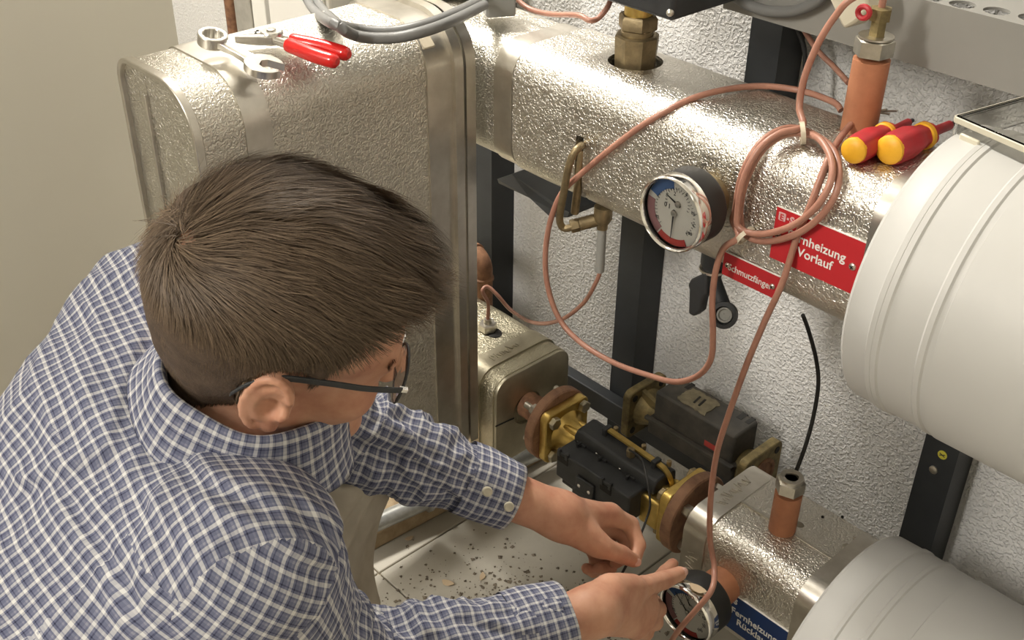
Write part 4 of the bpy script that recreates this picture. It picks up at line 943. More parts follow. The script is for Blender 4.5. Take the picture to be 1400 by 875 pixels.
def npmesh(name, V, Q, m, parent=None, org=None, smooth=True, uv=None):
    root = parent
    while root is not None and root.parent is not None: root = root.parent
    o_ = np.array(root['org']) if root is not None else np.array(org)
    me = bpy.data.meshes.new(name); me.vertices.add(len(V)); me.vertices.foreach_set('co', (V - o_).astype(np.float32).ravel())
    k = Q.shape[1]; me.loops.add(Q.size); me.loops.foreach_set('vertex_index', Q.astype(np.int32).ravel())
    me.polygons.add(len(Q)); me.polygons.foreach_set('loop_start', np.arange(0, Q.size, k, dtype=np.int32))
    if uv is not None:
        me.uv_layers.new(name='UVMap'); me.uv_layers[0].data.foreach_set('uv', uv.astype(np.float32).ravel())
    me.update(calc_edges=True); me.validate()
    if smooth: me.shade_smooth()
    for q in (m if isinstance(m, (list, tuple)) else [m]): me.materials.append(q)
    o = bpy.data.objects.new(name, me); COL.objects.link(o)
    if parent is not None: o.parent = parent
    else: o.location = tuple(o_); o['org'] = tuple(o_)
    return o
D = lambda *a: V3(atd(*a))
def unit(v): v = V3(v); return v / np.linalg.norm(v)
# ---- pose
HU = unit((.4075, .1337, .9034)); HF = np.array((.4177, .8524, -.3145)); HF = unit(HF - HU * (HF @ HU)); HR = np.cross(HF, HU)
HS = V3(atd(371, 444, .921)); HB = np.array([HR, HF, HU])
def hd(r, f, u): return HS + HR * r + HF * f + HU * u
NK = np.array([-.752, .368, .805])
RSH = NK + [.140, -.090, -.055]; LSH = NK + [-.170, .025, -.030]
REL = V3(atd(470, 935, 1.12)); RWR = V3(atd(812, 834, 1.215)); LEL = V3(atd(490, 594, 1.24)); LWR = V3(atd(765, 703, 1.30))
PEL = NK + [-.05, -.36, -.37]; CH = NK + [-.01, -.12, -.13]; MID = (PEL + CH) / 2 + [0, -.03, .02]
TR = unit(RSH - LSH); TS = unit(CH - PEL); TR = unit(TR - TS * (TR @ TS)); TF = np.cross(TS, TR); TB = np.array([TR, TF, TS])
LKN = V3(atd(436, 684, 1.27)); LHIP = PEL - TR * .095 + [0, 0, -.02]; RHIP = PEL + TR * .095 + [0, 0, -.02]
LAN = np.array([LKN[0] + .02, LKN[1] - .05, .075]); RKN = RHIP + np.array([.10, .34, 0]); RKN[2] = .085; RAN = RHIP + np.array([.06, -.10, 0]); RAN[2] = .09
# ---- skin
B_ = Field((-1.05, -.35, 0), (-.38, .92, 1.10), .003)
def head(F):
    F.ell(hd(0, -.007, .046), (.0775, .096, .090), HB, 0); F.ell(hd(0, .042, .042), (.063, .056, .062), HB, .03)
    F.ell(hd(0, .048, -.024), (.057, .050, .074), HB, .03); F.ell(hd(0, .045, -.072), (.047, .045, .036), HB, .02)
    F.cap(hd(-.012, .088, -.098), hd(.012, .088, -.098), .016, k=.02)
    for s in (-1, 1):
        F.cap(hd(s * .058, .006, -.035), hd(s * .022, .078, -.092), .016, .014, .025); F.ell(hd(s * .044, .066, -.024), (.022, .022, .020), HB, .025)
    F.cap(hd(-.036, .087, .020), hd(.036, .087, .020), .010, k=.02)
    F.cap(hd(0, .097, .010), hd(0, .118, -.026), .007, .011, .012)
    for s in (-1, 1): F.ell(hd(s * .011, .107, -.031), (.009, .011, .008), HB, .008)
    for s in (-1, 1):
        F.ell(hd(s * .032, .106, .002), (.017, .015, .012), HB, .012, 'sub'); F.ell(hd(s * .032, .080, .001), (.0135, .0135, .012), HB, .004)
    F.cap(hd(-.020, .094, -.060), hd(.020, .094, -.060), .0075, k=.008); F.cap(hd(-.018, .095, -.071), hd(.018, .095, -.071), .0075, k=.008)
    F.cap(hd(-.024, .104, -.0655), hd(.024, .104, -.0655), .0028, k=.004, op='sub')
    for s in (-1, 1):                                  # ears: shell, hollow, rim, lobe
        e = np.array([unit(HR * s + HF * -.35), HF, HU]); e[1] = unit(HF + HR * s * .35); e[2] = np.cross(e[0], e[1]); EB = e
        c = hd(s * .079, -.006, .004); F.ell(c, (.0075, .0195, .033), EB, .006)
        F.ell(hd(s * .080, .000, -.026), (.006, .009, .009), EB, .005)
        ep = lambda a, kx, out: c + HU * (.031 * kx * math.sin(a)) + e[1] * (.0180 * kx * math.cos(a)) + e[0] * out
        for a0 in range(20, 260, 20): F.cap(ep(math.radians(a0), 1, .0068), ep(math.radians(a0 + 20), 1, .0068), .0034, k=.003)
        for a0 in range(80, 260, 20): F.cap(ep(math.radians(a0), .60, .0055), ep(math.radians(a0 + 20), .60, .0055), .0030, k=.003)
        F.ell(c + e[0] * .0085 + e[1] * .004 - HU * .003, (.0095, .0090, .0125), EB, .002, 'sub')
        F.cap(ep(math.radians(-10), .9, .006), ep(math.radians(-25), .8, .006), .004, k=.003)
    F.cap(hd(0, -.025, -.015), NK + [0, 0, .02], .054, .058, .03)
head(B_)
B_.cap(NK, CH, .06, .09, .04); B_.flatcap(CH, PEL, .085, .095, TB, (1.45, 1, 1), .04)
for sh, el, wr, kk in ((RSH, REL, RWR, 1), (LSH, LEL, LWR, 0)):
    B_.cap(NK + [0, 0, -.03], sh, .05, .045, .03); B_.cap(sh, el, .042, .030, .02); m = el + (wr - el) * .35
    B_.cap(el, m, .030, .030, .02); B_.cap(m, wr, .030, .0265, .02)
for hip, kn, an in ((LHIP, LKN, LAN), (RHIP, RKN, RAN)):
    B_.cap(hip, kn, .075, .05, .03); B_.cap(kn, an, .048, .035, .02)
for an, d in ((LAN, unit((.15, 1, 0))), (RAN, unit((-.05, -.5, -.05)))): B_.cap(an, an + d * .12 + [0, 0, -.03], .032, .026, .02)
def hand(wr, back, palm_pts, fingers, kp=.016):
    F = B_; H0 = Field(V3(wr) - .26, V3(wr) + .26, .003); H0.lo = B_.lo + np.round((H0.lo - B_.lo) / .003) * .003
    for p, r0, r1 in palm_pts: H0.cap(wr if isinstance(p, np.ndarray) else p[0], p if isinstance(p, np.ndarray) else p[1], r0, r1, kp)
    base = H0.a.copy(); tot = base.copy()
    for joints, radii in fingers:
        H0.a = base.copy()
        for i in range(len(joints) - 1): H0.cap(joints[i], joints[i + 1], radii[i], radii[i + 1], .007 if i == 0 else .003)
        tot = np.minimum(tot, H0.a)
    H0.a = tot; i0 = np.round((H0.lo - B_.lo) / .003).astype(int); a0 = np.maximum(i0, 0); a1 = np.minimum(i0 + H0.n, B_.n)
    sl = tuple(slice(p, q) for p, q in zip(a0, a1)); sh_ = tuple(slice(p - i, q - i) for p, q, i in zip(a0, a1, i0))
    B_.put(sl, tot[sh_], .012)
# left hand: palm down, thumb and index pinching the wire
k2, k3, k4, k5 = D(834, 702, 1.345), D(826, 712, 1.368), D(815, 722, 1.378), D(802, 732, 1.375)
hand(LWR, None, [(k2, .021, .0135), (k3, .020, .013), (k4, .020, .0125), (k5, .019, .012), ((D(785, 722, 1.30), D(815, 742, 1.305)), .018, .015)],
     [((k2, D(862, 716, 1.362), D(873, 744, 1.352), D(868, 766, 1.337)), (.0125, .0105, .0092, .0078)),
      ((k3, D(856, 730, 1.395), D(857, 758, 1.385), D(842, 768, 1.368)), (.0125, .0105, .0092, .008)),
      ((k4, D(838, 752, 1.405), D(834, 775, 1.39), D(820, 776, 1.37)), (.012, .010, .009, .0078)),
      ((k5, D(816, 762, 1.40), D(812, 780, 1.388), D(802, 776, 1.372)), (.011, .009, .008, .007)),
      ((D(800, 730, 1.30), D(826, 748, 1.302), D(850, 757, 1.318), D(866, 765, 1.330)), (.0165, .0125, .0108, .0088))])
# right hand: turned thumb up, fingers curling towards the pipe
k2, k3, k4, k5 = D(880, 812, 1.335), D(884, 830, 1.330), D(880, 846, 1.322), D(868, 858, 1.312)
hand(RWR, None, [(k2, .021, .014), (k3, .021, .0135), (k4, .020, .013), (k5, .019, .012), ((D(835, 806, 1.235), D(862, 804, 1.27)), .019, .016)],
     [((k2, D(897, 796, 1.385), D(910, 781, 1.41), D(920, 770, 1.425)), (.0125, .0105, .009, .0078)),
      ((k3, D(900, 832, 1.385), D(895, 822, 1.42), D(884, 812, 1.435)), (.0125, .0105, .009, .0078)),
      ((k4, D(896, 850, 1.375), D(888, 846, 1.41), D(876, 838, 1.42)), (.012, .010, .009, .0078)),
      ((k5, D(884, 864, 1.355), D(876, 864, 1.385), D(866, 858, 1.395)), (.011, .009, .008, .007)),
      ((D(845, 806, 1.25), D(880, 801, 1.29), D(908, 792, 1.33), D(930, 783, 1.355)), (.0165, .0125, .011, .009))])
NAILS = [(D(866, 765, 1.330), D(850, 757, 1.318)), (D(930, 783, 1.355), D(908, 792, 1.33)), (D(868, 766, 1.337), D(873, 744, 1.352))]
BV, BQ = nets(B_); del B_.a
BV = relax(BV, BQ, 2, .4)
skin = mat('skin', (.52, .27, .175), .5, spec=.35, sss=.12); k = NT(skin); v = k.coord()
f = k.noise(v, 28, 4, .6); k.link(k.ramp(f, [(.30, (.45, .20, .13)), (.52, (.55, .29, .19)), (.75, (.62, .35, .24))]), k.b.inputs['Base Color'])
k.link(k.bump(k.noise(v, 420, 3, .6), .12, .0006), k.b.inputs['Normal'])
man = npmesh('person', BV, BQ, skin, org=(PEL[0], PEL[1], 0))
tag(man, 'man crouching in a blue white checked shirt and eyeglasses, holding a wire', 'person')
nailm = mat('finger_nail', (.66, .40, .32), .3, spec=.5)
for tip_, prev in NAILS:
    u_ = unit(tip_ - prev); n_ = V3((0, 0, H)) - tip_; n_ = unit(n_ - u_ * (n_ @ u_)); s_ = np.cross(u_, n_); bm = new(); c_ = tip_ + n_ * .0072 + u_ * .001
    bmesh.ops.create_uvsphere(bm, u_segments=14, v_segments=8, radius=1.0, matrix=Matrix.Translation(Vector(c_)) @ Matrix((tuple(u_ * .0062), tuple(s_ * .0050), tuple(n_ * .0016))).transposed().to_4x4())
    obj('finger_nail', bm, nailm, man)
# ---- shirt
S_ = Field((-1.08, -.40, .20), (-.36, .78, .98), .004)
def armr(F, sh, el, wr, r0, r1, r2, r3):
    F.cap(sh, el, r0, r1, .05); m = el + (wr - el) * .45; F.cap(el, m, r1, r2, .03); F.cap(m, wr, r2, r3, .02)
RCF = RWR + (REL - RWR) * .17; LCF = LWR + (LEL - LWR) * .29
S_.flatcap(CH + TF * -.0, MID, .118, .122, TB, (1.52, 1, 1), .05); S_.flatcap(MID, PEL, .122, .132, TB, (1.45, 1, 1), .06)
S_.flatcap(NK + TF * -.025 - TS * .110, CH, .066, .112, TB, (1.75, 1, 1), .06)
S_.cap(NK + [0, -.01, -.088], RSH + [0, 0, -.008], .046, .058, .05); S_.cap(NK + [0, 0, -.045], LSH, .060, .066, .08); S_.cap(LSH + [0, -.02, 0], D(140, 600, 1.04), .066, .085, .07)
for sh in (RSH, LSH): S_.cap(sh, sh, .066, k=.05)
armr(S_, RSH, REL, RCF, .071, .060, .052, .042); armr(S_, LSH, LEL, LCF, .068, .048, .041, .0375)
SV, SQ = nets(S_); del S_.a
SV = relax(SV, SQ, 4, .5); SN = vnormals(SV, SQ)
def segpar(P_, a, b):
    d = b - a; L = np.linalg.norm(d); t = ((P_ - a) @ d) / (L * L); q = P_ - a - np.clip(t, 0, 1)[:, None] * d; return t, np.linalg.norm(q, axis=1), L
def armframe(P_, sh, el, wr):
    t1, d1, L1 = segpar(P_, sh, el); t2, d2, L2 = segpar(P_, el, wr); lower = (d2 < d1)
    along = np.where(lower, L1 + np.clip(t2, -.2, 1.3) * L2, np.clip(t1, -.5, 1.2) * L1)
    d = np.where(lower[:, None], unit(wr - el), unit(el - sh)); ref = unit(np.cross(el - sh, wr - el)); y = np.cross(d, ref)
    o = np.where(lower[:, None], el + np.clip(t2, 0, 1)[:, None] * (wr - el), sh + np.clip(t1, 0, 1)[:, None] * (el - sh)); q = P_ - o
    return along, np.arctan2((q * y).sum(1), q @ ref), np.minimum(d1, d2), L1
def vnoise(P_, sx, seed=0.0):
    out = np.empty(len(P_))
    for i, p in enumerate(P_): out[i] = noise.noise((p[0] * sx[0] + seed, p[1] * sx[1], p[2] * sx[2]))
    return out
arms = {'R': armframe(SV, RSH, REL, RCF), 'L': armframe(SV, LSH, LEL, LCF)}
q = SV - CH; tl = q @ TB.T                                  # torso coordinates: right, front, up the spine
lab = np.zeros(len(SV), int)
for i, s in ((1, 'R'), (2, 'L')):
    al, th, ds, L1 = arms[s]; dsh = al; lab[(ds < .088) & (al > -.004) & ((lab == 0))] = i
# folds: soft lumps everywhere, ring wrinkles round the elbows and along the sleeves
disp = vnoise(tl, (5, 9, 9)) * .006 + np.abs(vnoise(tl, (15, 10, 20), 7.)) * -.0085 + vnoise(tl, (30, 22, 34), 3.) * .0024
for i, s in ((1, 'R'), (2, 'L')):
    al, th, ds, L1 = arms[s]; m = lab == i
    w = np.clip(1.25 - np.abs(al - L1) / .17, .25, 1); ang = np.stack([np.cos(th) * 1.1, np.sin(th) * 1.1, al * 30 + .9 * np.sin(th + al * 9)], 1)
    nv_ = np.zeros(len(SV)); nv_[m] = vnoise(ang[m], (1, 1, 1), i * 11.); n2 = np.zeros(len(SV)); n2[m] = vnoise(ang[m], (2, 2, 1.9), i * 5.)
    disp = np.where(m, w * ((1 - np.abs(nv_) * 2) * .0130 + n2 * .006) - .004, disp)
RT = np.array(R3.transposed()); 
def surf(px, py, VV):                                        # point of a cloth under one sight line
    c = (VV - [0, 0, H]) @ RT.T; u_ = 700 + 1534 * c[:, 0] / c[:, 2]; v_ = 437.5 + 1534 * c[:, 1] / c[:, 2]
    m = (u_ - px) ** 2 + (v_ - py) ** 2 < 64; k_ = np.argmin(np.where(m, c[:, 2], 9)); return VV[k_]
def crease(VV, dd, line, side, amp, width, fall=.03):       # a lap of cloth: raised on one side of a line, tucked under on the other
    pts = [surf(x, y, VV) for x, y in line]; best = np.full(len(VV), 9.); sd = np.zeros(len(VV)); side = unit(side)
    for a, b in zip(pts, pts[1:]):
        t, d, L = segpar(VV, a, b); m = d < best; q_ = unit(side - unit(b - a) * (side @ unit(b - a))); best[m] = d[m]; sd[m] = ((VV - a) @ q_)[m]
    e = np.clip(1 - best / fall, 0, 1); return dd + amp * e * np.tanh(sd / width)
up_c = V3(R3 @ Vector((0, -1, 0))); lf_c = V3(R3 @ Vector((-1, 0, 0)))
for ln, sd_, am, wd_ in (([(30, 658), (90, 632), (150, 612)], up_c, .0045, .006), ([(150, 612), (165, 540), (200, 450)], lf_c, .0035, .006),
                         ([(150, 615), (200, 690), (262, 775), (300, 840)], -lf_c, .0035, .006), ([(230, 600), (290, 650), (345, 675)], up_c, .005, .003),
                         ([(80, 690), (140, 780), (175, 860)], lf_c, .004, .004), ([(300, 705), (370, 740), (440, 775)], up_c, .004, .004),
                         ([(430, 700), (470, 740), (505, 775)], up_c, .005, .003), ([(500, 600), (560, 625), (610, 650)], up_c, .006, .003), ([(560, 585), (600, 640), (615, 680)], lf_c, .005, .003),
                         ([(530, 640), (580, 655), (640, 690)], up_c, .005, .003), ([(560, 830), (620, 838), (680, 850)], up_c, .004, .003), ([(600, 860), (640, 835), (690, 825)], up_c, .004, .003)):
    disp = crease(SV, disp, ln, sd_, am, wd_, .022)
SV0 = relax(SV.copy(), SQ, 12, .6); SV = SV + SN * disp[:, None]
# cut cuffs and neck open
keep = np.ones(len(SV), bool)
for s, wr, el in (('R', RCF, REL), ('L', LCF, LEL)):
    d = unit(wr - el); keep &= ~(((SV - wr) @ d > .004) & (np.linalg.norm(SV - wr, axis=1) < .09))
SQ = SQ[keep[SQ].all(1)]
PU = unit(TS * .78 + TF * .62)                               # shoulder (yoke) plane normal
fl_lab = np.max(lab[SQ], axis=1); fn = np.cross(SV0[SQ[:, 2]] - SV0[SQ[:, 0]], SV0[SQ[:, 3]] - SV0[SQ[:, 1]]); fn /= np.linalg.norm(fn, axis=1)[:, None] + 1e-12
ctr = SV0[SQ].mean(1); yoke = (fl_lab == 0) & (((ctr - CH) @ TS) > .075); sidef = (fl_lab == 0) & (np.abs(fn @ TR) > .66)
UV = np.zeros((len(SQ), 4, 2)); T = tl; theta = np.arctan2(T[:, 0], -T[:, 1])
front = (fl_lab == 0) & (fn @ TF > .25)
for c in range(4):
    vi = SQ[:, c]; u0 = T[vi, 0]; v0 = T[vi, 2]; u1 = T[vi, 0]; v1 = (SV[vi] - CH) @ unit(TF * .60 + TS * .80)
    UV[:, c, 0] = np.where(yoke, u1, np.where(np.abs(T[vi, 0]) < .12, T[vi, 0], np.sign(T[vi, 0]) * (.12 + np.abs((np.abs(theta[vi]) - math.atan2(.12, .10)) * .14))))
    UV[:, c, 1] = np.where(yoke, v1, v0)
    UV[sidef, c, 0] = T[vi, 1][sidef]; UV[sidef, c, 1] = T[vi, 2][sidef]
    for i, s in ((1, 'R'), (2, 'L')):
        al, th, ds, L1 = arms[s]; m = fl_lab == i; tt = th[vi]; ref = th[SQ[:, 0]]; tt = np.where(tt - ref > PI, tt - 2 * PI, np.where(tt - ref < -PI, tt + 2 * PI, tt))
        ac_ = al[vi]; ac_ = np.where(ac_ < 0, -.07 * np.arcsin(np.clip(-ac_ / .07, 0, 1)), ac_); UV[m, c, 0] = tt[m] * .056; UV[m, c, 1] = ac_[m]
def plaid(name):
    m = mat(name, (.2, .22, .35), .85, spec=.2); k = NT(m)
    uvn = k.add('ShaderNodeUVMap'); uvn.uv_map = 'UVMap'; ob = k.coord()
    ns = k.add('ShaderNodeTexNoise'); ns.inputs['Scale'].default_value = 14; k.link(ob, ns.inputs['Vector'])
    sv = k.add('ShaderNodeVectorMath', operation='MULTIPLY_ADD'); sv.inputs[1].default_value = (.0035, .0035, 0); k.link(ns.outputs['Color'], sv.inputs[0]); k.link(uvn.outputs[0], sv.inputs[2])
    sp = k.add('ShaderNodeSeparateXYZ'); k.link(sv.outputs[0], sp.inputs[0])
    def stripes(x, per):
        f = k.math('FRACT', k.math('DIVIDE', x, per)); r = k.add('ShaderNodeValToRGB'); r.color_ramp.interpolation = 'CONSTANT'
        e = r.color_ramp.elements
        seq = [(0, .95), (.13, .36), (.20, .12), (.25, .36), (.36, .50), (.44, .36), (.50, .85), (.61, .36), (.68, .10), (.73, .36), (.86, .48), (.93, .36)]
        while len(e) < len(seq): e.new(.5)
        for el, (p, c) in zip(e, seq): el.position = p; el.color = (c, c, c, 1)
        k.link(f, r.inputs[0]); return r.outputs[0]
    a = stripes(sp.outputs[0], .0225); b = stripes(sp.outputs[1], .0225)
    av = k.mix(.5, a, b); tw = k.ramp(av, [(.08, (.018, .021, .045)), (.30, (.098, .108, .175)), (.42, (.165, .175, .25)), (.64, (.41, .41, .44)), (.92, (.66, .655, .64))])
    k.link(tw, k.b.inputs['Base Color'])
    w1 = k.noise(ob, 26, 3, .55, .4); n1 = k.bump(w1, .35, .006)
    k.link(k.bump(k.noise(ob, 900, 1), .08, .0005, n1), k.b.inputs['Normal'])
    return m
M['plaid'] = plaid('checked_cotton')
shirt = npmesh('shirt', SV, SQ, M['plaid'], man, uv=UV.reshape(-1, 2))
shirt['label'] = 'blue and white checked cotton shirt'
# cuffs with buttons
def cuff(wr, el, r, nm, btn):
    d = unit(wr - el); x, y, _ = frame(Vector(d)); n = 40; rings = []; rs_ = random.Random(int(r * 1e5))
    prof = [(-.052, r + .004), (-.030, r + .0045), (.0, r + .002), (.012, r + .001), (.0125, r - .001), (.0, r - .002), (-.05, r + .001)]
    wr = Vector(wr); d = Vector(d); vs = []; uv = []
    for t, rr in prof:
        for i in range(n):
            a = 2 * PI * i / n; e = 1 + .05 * math.sin(2 * a + 1) + .02 * math.sin(5 * a + t * 60)
            vs.append(wr + d * t + (x * math.cos(a) + y * math.sin(a)) * rr * e)
    Q = []; uvs = []
    for j in range(len(prof) - 1):
        for i in range(n):
            Q.append((j * n + i, j * n + (i + 1) % n, (j + 1) * n + (i + 1) % n, (j + 1) * n + i))
            for jj, ii in ((j, i), (j, i + 1), (j + 1, i + 1), (j + 1, i)): uvs.append((2 * PI * ii / n * r, prof[jj][0] + .012))
    o = npmesh('cuff', np.array([tuple(v) for v in vs]), np.array(Q), M['plaid'], shirt, uv=np.array(uvs))
    for t, (px, py) in btn:
        c = wr + d * t; vdir = Vector((0, 0, H)) - c; vdir = (vdir - d * vdir.dot(d)).normalized(); side = d.cross(vdir)
        for q_ in (py,):
            nn = (vdir * math.cos(q_) + side * math.sin(q_)).normalized(); bm = new(); bm_lathe(bm, c + nn * (r + .0045), nn, [(0, .0058), (.0018, .0058), (.0026, .0045), (.0020, .003)], 18)
            obj('button', bm, M['milky'], man)
    return o
cuff(LCF, LEL, .0375, 'cuff', ((.000, (0, .28)), (-.030, (0, .12)), (-.120, (0, -.1))))
cuff(RCF, REL, .0405, 'cuff', ())
# collar: stand and fold-over fall with points at the front
CC = HS - HU * .050 - HF * .028 + HR * .010 + V3((.0136, .0147, 0)); CA = unit(unit(HS - .03 * HF - NK) + TS * .35); CFW = unit(HF - CA * (HF @ CA)); CRT = np.cross(CFW, CA)
vs = []; uvs_ = []; NT_ = 64; prof = 7; rowsuv = []
for i in range(NT_ + 1):
    th = math.radians(-168 + 336 * i / NT_)                 # 0 = nape
    dirv = -CFW * math.cos(th) + CRT * math.sin(th); fr_ = abs(th) / PI; rr = .067 + .004 * math.cos(2 * th)
    drop = .050 + .030 * max(0, (fr_ - .55) / .4) ** 1.5; flare = .016 + .012 * fr_
    off_ = -CA * (.012 * fr_) + CFW * .006
    for (hh, ro) in ((-.034, .001), (-.012, .000), (.004, .002), (.006, .0055), (.002, .0085), (-drop * .55, .010 + flare * .45), (-drop, .010 + flare)):
        wv = .0025 * math.sin(th * 5 + hh * 60)
        vs.append(CC + off_ + dirv * (rr + ro + wv) + CA * hh); rowsuv.append((th * .072, hh if ro < .004 else .006 - (hh - .006) + .01))
Q = []; uvl = []
for i in range(NT_):
    for j in range(prof - 1):
        q4 = (i * prof + j, (i + 1) * prof + j, (i + 1) * prof + j + 1, i * prof + j + 1); Q.append(q4); uvl += [rowsuv[t] for t in q4]
col_ = npmesh('collar', np.array(vs), np.array(Q), M['plaid'], shirt, uv=np.array(uvl)); sm = col_.modifiers.new('solid', 'SOLIDIFY'); sm.thickness = .0022; ss = col_.modifiers.new('sub', 'SUBSURF'); ss.levels = ss.render_levels = 1
# breast pocket flap edge and front placket on the right front
# ---- trousers
T_ = Field((-1.08, -.40, 0), (-.36, .62, .66), .005)
T_.flatcap(PEL + [0, 0, .03], PEL + [0, 0, -.02], .125, .13, TB, (1.35, 1, 1), .03)
for hip, kn, an in ((LHIP, LKN, LAN), (RHIP, RKN, RAN)):
    T_.cap(hip, kn, .096, .071, .04); T_.cap(kn, an, .068, .055, .04)
TV, TQ = nets(T_); del T_.a
TV = relax(TV, TQ, 3, .5); TN = vnormals(TV, TQ)
TV = TV + TN * (vnoise(TV, (9, 12, 10), 4.) * .010 + (1 - 2 * np.abs(vnoise(TV, (24, 20, 9), 9.))) * .011 - .006)[:, None]
td = np.zeros(len(TV))
for ln, sd_ in (([(450, 640), (440, 690), (425, 740)], lf_c), ([(500, 680), (475, 720), (452, 770)], lf_c), ([(515, 690), (495, 730), (480, 765)], lf_c)): td = crease(TV, td, ln, sd_, .007, .003, .03)
TV = TV + TN * td[:, None]
TQ = TQ[(TV[TQ][:, :, 2] > .05).any(1)]
kh = mat('khaki_twill', (.48, .43, .34), .85, spec=.2); k = NT(kh); v = k.coord(); k.link(k.ramp(k.noise(v, 30, 4), [(.3, (.44, .39, .31)), (.7, (.54, .49, .40))]), k.b.inputs['Base Color']); k.link(k.bump(k.noise(v, 700, 2), .2, .0008), k.b.inputs['Normal'])
tr_ = npmesh('trousers', TV, TQ, kh, man); tr_['label'] = 'light khaki trousers'
for an, d in ((LAN, unit((.15, 1, 0))), (RAN, unit((-.05, -1, 0)))):
    a = Vector(an + d * -.05); dd = Vector(d); sd = dd.cross(Vector((0, 0, 1))); rings = []
    for s, w, hh in ((0, .028, .05), (.02, .036, .07), (.09, .038, .075), (.15, .042, .055), (.21, .044, .042), (.26, .034, .034), (.275, .015, .02)):
        p = a + dd * s; p.z = 0.002; rings.append([p + sd * (w * math.cos(q_)) + Vector((0, 0, hh * (.5 + .5 * math.sin(q_)))) for q_ in [2 * PI * i / 20 for i in range(20)]])
    bm = new(); bm_loft(bm, rings); obj('shoe', bm, M['black_dusty'], man, sub=1)
# ---- hair
hl = (BV - HS) @ HB.T                                        # head coordinates of every skin vertex
BN = vnormals(BV, BQ)
def hair_lim(f):                                             # lower edge of the hair seen from the side
    return np.interp(f, [-.12, -.075, -.045, -.024, -.016, .000, .018, .025, .032, .040, .050, .062, .078, .12], [-.070, -.072, -.060, -.030, .030, .038, .030, .004, .034, .060, .074, .083, .089, .095])
inhead = (np.abs(hl) < [.10, .14, .16]).all(1)
near_ear = (np.abs(hl[:, 0]) > .0765) & (hl[:, 2] < .040) & (hl[:, 1] > -.032) & (hl[:, 1] < .022)
Wl = np.array((.012, -.082, .092))
hm_ = inhead & (hl[:, 2] > hair_lim(hl[:, 1])) & ~near_ear & (hl[:, 2] > -.085)
edge = np.clip((hl[:, 2] - hair_lim(hl[:, 1])) / .04, 0, 1)
topw = np.clip((hl[:, 2] - .055) / .05, 0, 1)
thick = .0015 + edge * .0045 + topw * .007 + topw * np.clip((hl[:, 1] - .02) / .07, 0, 1) * .004
wd_ = np.linalg.norm((hl - Wl) * [1, 1, 1], axis=1); thick = thick * np.clip((wd_ - .004) / .03, 0, 1) - .0030 * np.clip(1 - (wd_ - .010) / .010, 0, 1)
faceq = BQ[hm_[BQ].all(1)]; used = np.unique(faceq); remap = np.full(len(BV), -1); remap[used] = np.arange(len(used))
nz = vnoise(hl[used], (55, 22, 40)); CV = BV[used] + BN[used] * (thick[used] * (1 + .35 * nz))[:, None]
hairm = mat('brown_hair', (.085, .054, .033), .55, spec=.35); k = NT(hairm); v = k.coord()
gi = k.add('ShaderNodeNewGeometry'); k.link(k.ramp(gi.outputs['Random Per Island'], [(0, (.078, .053, .034)), (.6, (.130, .090, .058)), (1, (.21, .15, .098))]), k.b.inputs['Base Color'])
basem = worn('hair_base', (.095, .063, .041), (.06, .040, .026), .7, 0, 90, .4, .002)
cap_ = npmesh('hair', relax(CV, remap[faceq], 2, .5), remap[faceq], basem, man); cap_['label'] = 'short brown hair, tousled at the front'
rng = np.random.default_rng(4); tri = faceq; ar = np.linalg.norm(np.cross(BV[tri[:, 2]] - BV[tri[:, 0]], BV[tri[:, 3]] - BV[tri[:, 1]]), axis=1)
NS = 42000; fi = rng.choice(len(tri), NS, p=ar / ar.sum()); w4 = rng.dirichlet((1, 1, 1, 1), NS)
root = (BV[tri[fi]] * w4[:, :, None]).sum(1); nor = (BN[tri[fi]] * w4[:, :, None]).sum(1); nor /= np.linalg.norm(nor, axis=1)[:, None]
rl = (root - HS) @ HB.T; tw_ = np.clip((rl[:, 2] - .052) / .05, 0, 1); ed = np.clip((rl[:, 2] - hair_lim(rl[:, 1])) / .05, 0, 1)
q = rl - Wl; rad = q @ HB; rad -= nor * (rad * nor).sum(1)[:, None]; dist = np.linalg.norm(rad, axis=1); rad /= dist[:, None] + 1e-9
swirl = np.cross(nor, rad); down = np.tile(-HU * .9 - HF * .25, (NS, 1)); down -= nor * (down * nor).sum(1)[:, None]; down /= np.linalg.norm(down, axis=1)[:, None] + 1e-9
fwd = np.tile(HF * 1.0 + HR * .35, (NS, 1)); fwd -= nor * (fwd * nor).sum(1)[:, None]; fwd /= np.linalg.norm(fwd, axis=1)[:, None] + 1e-9
wsw = np.exp(-(dist / .035) ** 2)[:, None]
flow = rad * .6 + swirl * .9 * wsw + fwd * (.9 * tw_)[:, None] + down * (1.3 * (1 - tw_))[:, None]
frw = tw_ * np.clip((rl[:, 1] - .02) / .06, 0, 1)
cl = np.array([noise.noise_vector((p[0] * 42, p[1] * 42, p[2] * 42)) for p in rl]); flow += cl * (.25 + .6 * tw_ + .9 * frw)[:, None] + rng.normal(0, .10, (NS, 3))
flow -= nor * (flow * nor).sum(1)[:, None]; flow /= np.linalg.norm(flow, axis=1)[:, None] + 1e-9
Ls = (.007 + .010 * ed + .020 * tw_ + .026 * frw) * rng.uniform(.65, 1.2, NS); lift = .13 + .26 * tw_ + .45 * frw
base_off = (.0008 + ed * .0030 + tw_ * .007 + frw * .006) * rng.uniform(.3, 1.15, NS)
SEG = 5; pts = []
for s in range(SEG):
    t = s / (SEG - 1); curl = np.clip(1 - t * 1.1, -.2, 1)
    p = root + nor * (base_off + Ls * lift * (t - .62 * t * t))[:, None] + flow * (Ls * t)[:, None]
    p += swirl * (frw * Ls * .25 * t * t)[:, None]; pts.append(p)
pts = np.stack(pts, 1); side = np.cross(flow, nor); wd = np.linspace(.00034, .00008, SEG)[None, :, None] * rng.uniform(.7, 1.25, NS)[:, None, None]
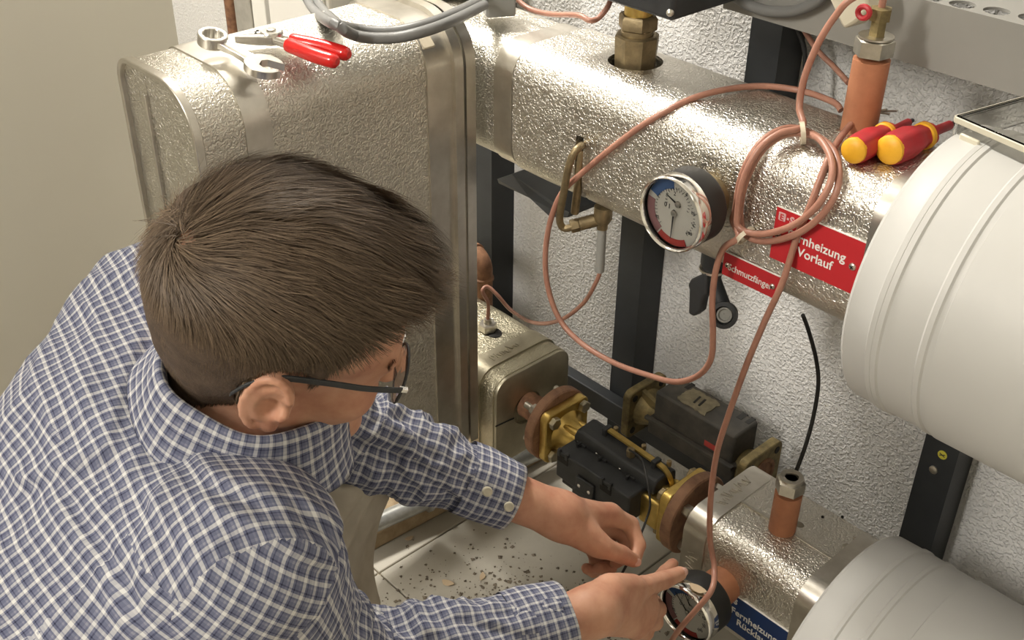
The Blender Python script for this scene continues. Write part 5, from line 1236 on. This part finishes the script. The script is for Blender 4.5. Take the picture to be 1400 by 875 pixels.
Lp = pts - side[:, None, :] * wd; Rp = pts + side[:, None, :] * wd + nor[:, None, :] * wd * .6
HV = np.stack([Lp, Rp], 2).reshape(-1, 3); b0 = (np.arange(NS) * SEG * 2)[:, None] + (np.arange(SEG - 1) * 2)[None, :]
HQ = np.stack([b0, b0 + 1, b0 + 3, b0 + 2], -1).reshape(-1, 4)
hs = npmesh('hair_strands', HV, HQ, hairm, cap_); hs['kind'] = 'stuff'
# eyebrows
for s in (-1, 1):
    n = 260; t = rng.uniform(0, 1, n); r_ = s * (.014 + .036 * t); f_ = .0985 - .012 * t ** 2; u_ = .021 + .006 * np.sin(t * 2.4) + rng.normal(0, .0018, n)
    p0_ = HS + np.outer(r_, HR) + np.outer(f_, HF) + np.outer(u_, HU); dv = s * HR * .008 + HU * .002 - HF * .001
    A_ = p0_; Bq = p0_ + dv + rng.normal(0, .0008, (n, 3)); wv = HU * .0004
    HV = np.stack([A_ - wv, A_ + wv, Bq + wv * .3, Bq - wv * .3], 1).reshape(-1, 3); e_ = npmesh('eyebrow', HV, np.arange(n * 4).reshape(-1, 4), hairm, man); e_['kind'] = 'stuff'
# ---- eyeglasses
gl = thing('eyeglasses', 'dark framed eyeglasses with clear lenses on the face of the man', 'eyeglasses', Vector(hd(0, .11, .005)))
hv = lambda *a: Vector(hd(*a))
for s in (-1, 1):
    bm = new(); pth = spline([hv(s * .078, -.036, .004), hv(s * .0805, -.026, .022), hv(s * .0815, -.008, .034), hv(s * .0805, .030, .033), hv(s * .078, .065, .028), hv(s * .072, .097, .023)], 8); rings = []
    for i, p in enumerate(pth):
        t = i / len(pth); hh = .0022 if t < .35 else .0030; rings.append([p + Vector(HU * b + HR * a) for a, b in ((-.0010, -hh), (.0010, -hh), (.0010, hh), (-.0010, hh))])
    bm_loft(bm, rings); obj('temple', bm, M['black'], gl, bevel=.0005)
    bm = new(); bm_box(bm, hv(s * .071, .098, .023), (.004, .008, .004), Matrix((tuple(HR), tuple(HF), tuple(HU))).transposed()); obj('hinge', bm, M['chrome'], gl, bevel=.0006)
    def lens_pt(a, k=1.0, df=0.0):
        x = .0262 * k * math.copysign(abs(math.cos(a)) ** .8, math.cos(a)); z = .0195 * k * math.copysign(abs(math.sin(a)) ** .8, math.sin(a))
        return hv(s * (.0385 + x), .110 - .35 * (x + .01) ** 2 * 10 * .5 - (.0065 * (x / .026 + 1) / 2) + df, .004 + z)
    ring = [lens_pt(2 * PI * i / 40) for i in range(40)]
    bm = new(); bm_tube(bm, ring, [.0014 if math.sin(2 * PI * i / 40) > -.2 else .0008 for i in range(40)], 8, closed=True); obj('rim', bm, M['black'], gl)
    bm = new(); bm_loft(bm, [[lens_pt(2 * PI * i / 40, .98, -.0008) for i in range(40)], [lens_pt(2 * PI * i / 40, .98, .0008) for i in range(40)]]); obj('lens', bm, M['glass'], gl, smooth=0)
bm = new(); bm_tube(bm, spline([hv(-.0125, .108, .008), hv(0, .112, .012), hv(.0125, .108, .008)], 8), .0013, 8); obj('bridge', bm, M['chrome'], gl)
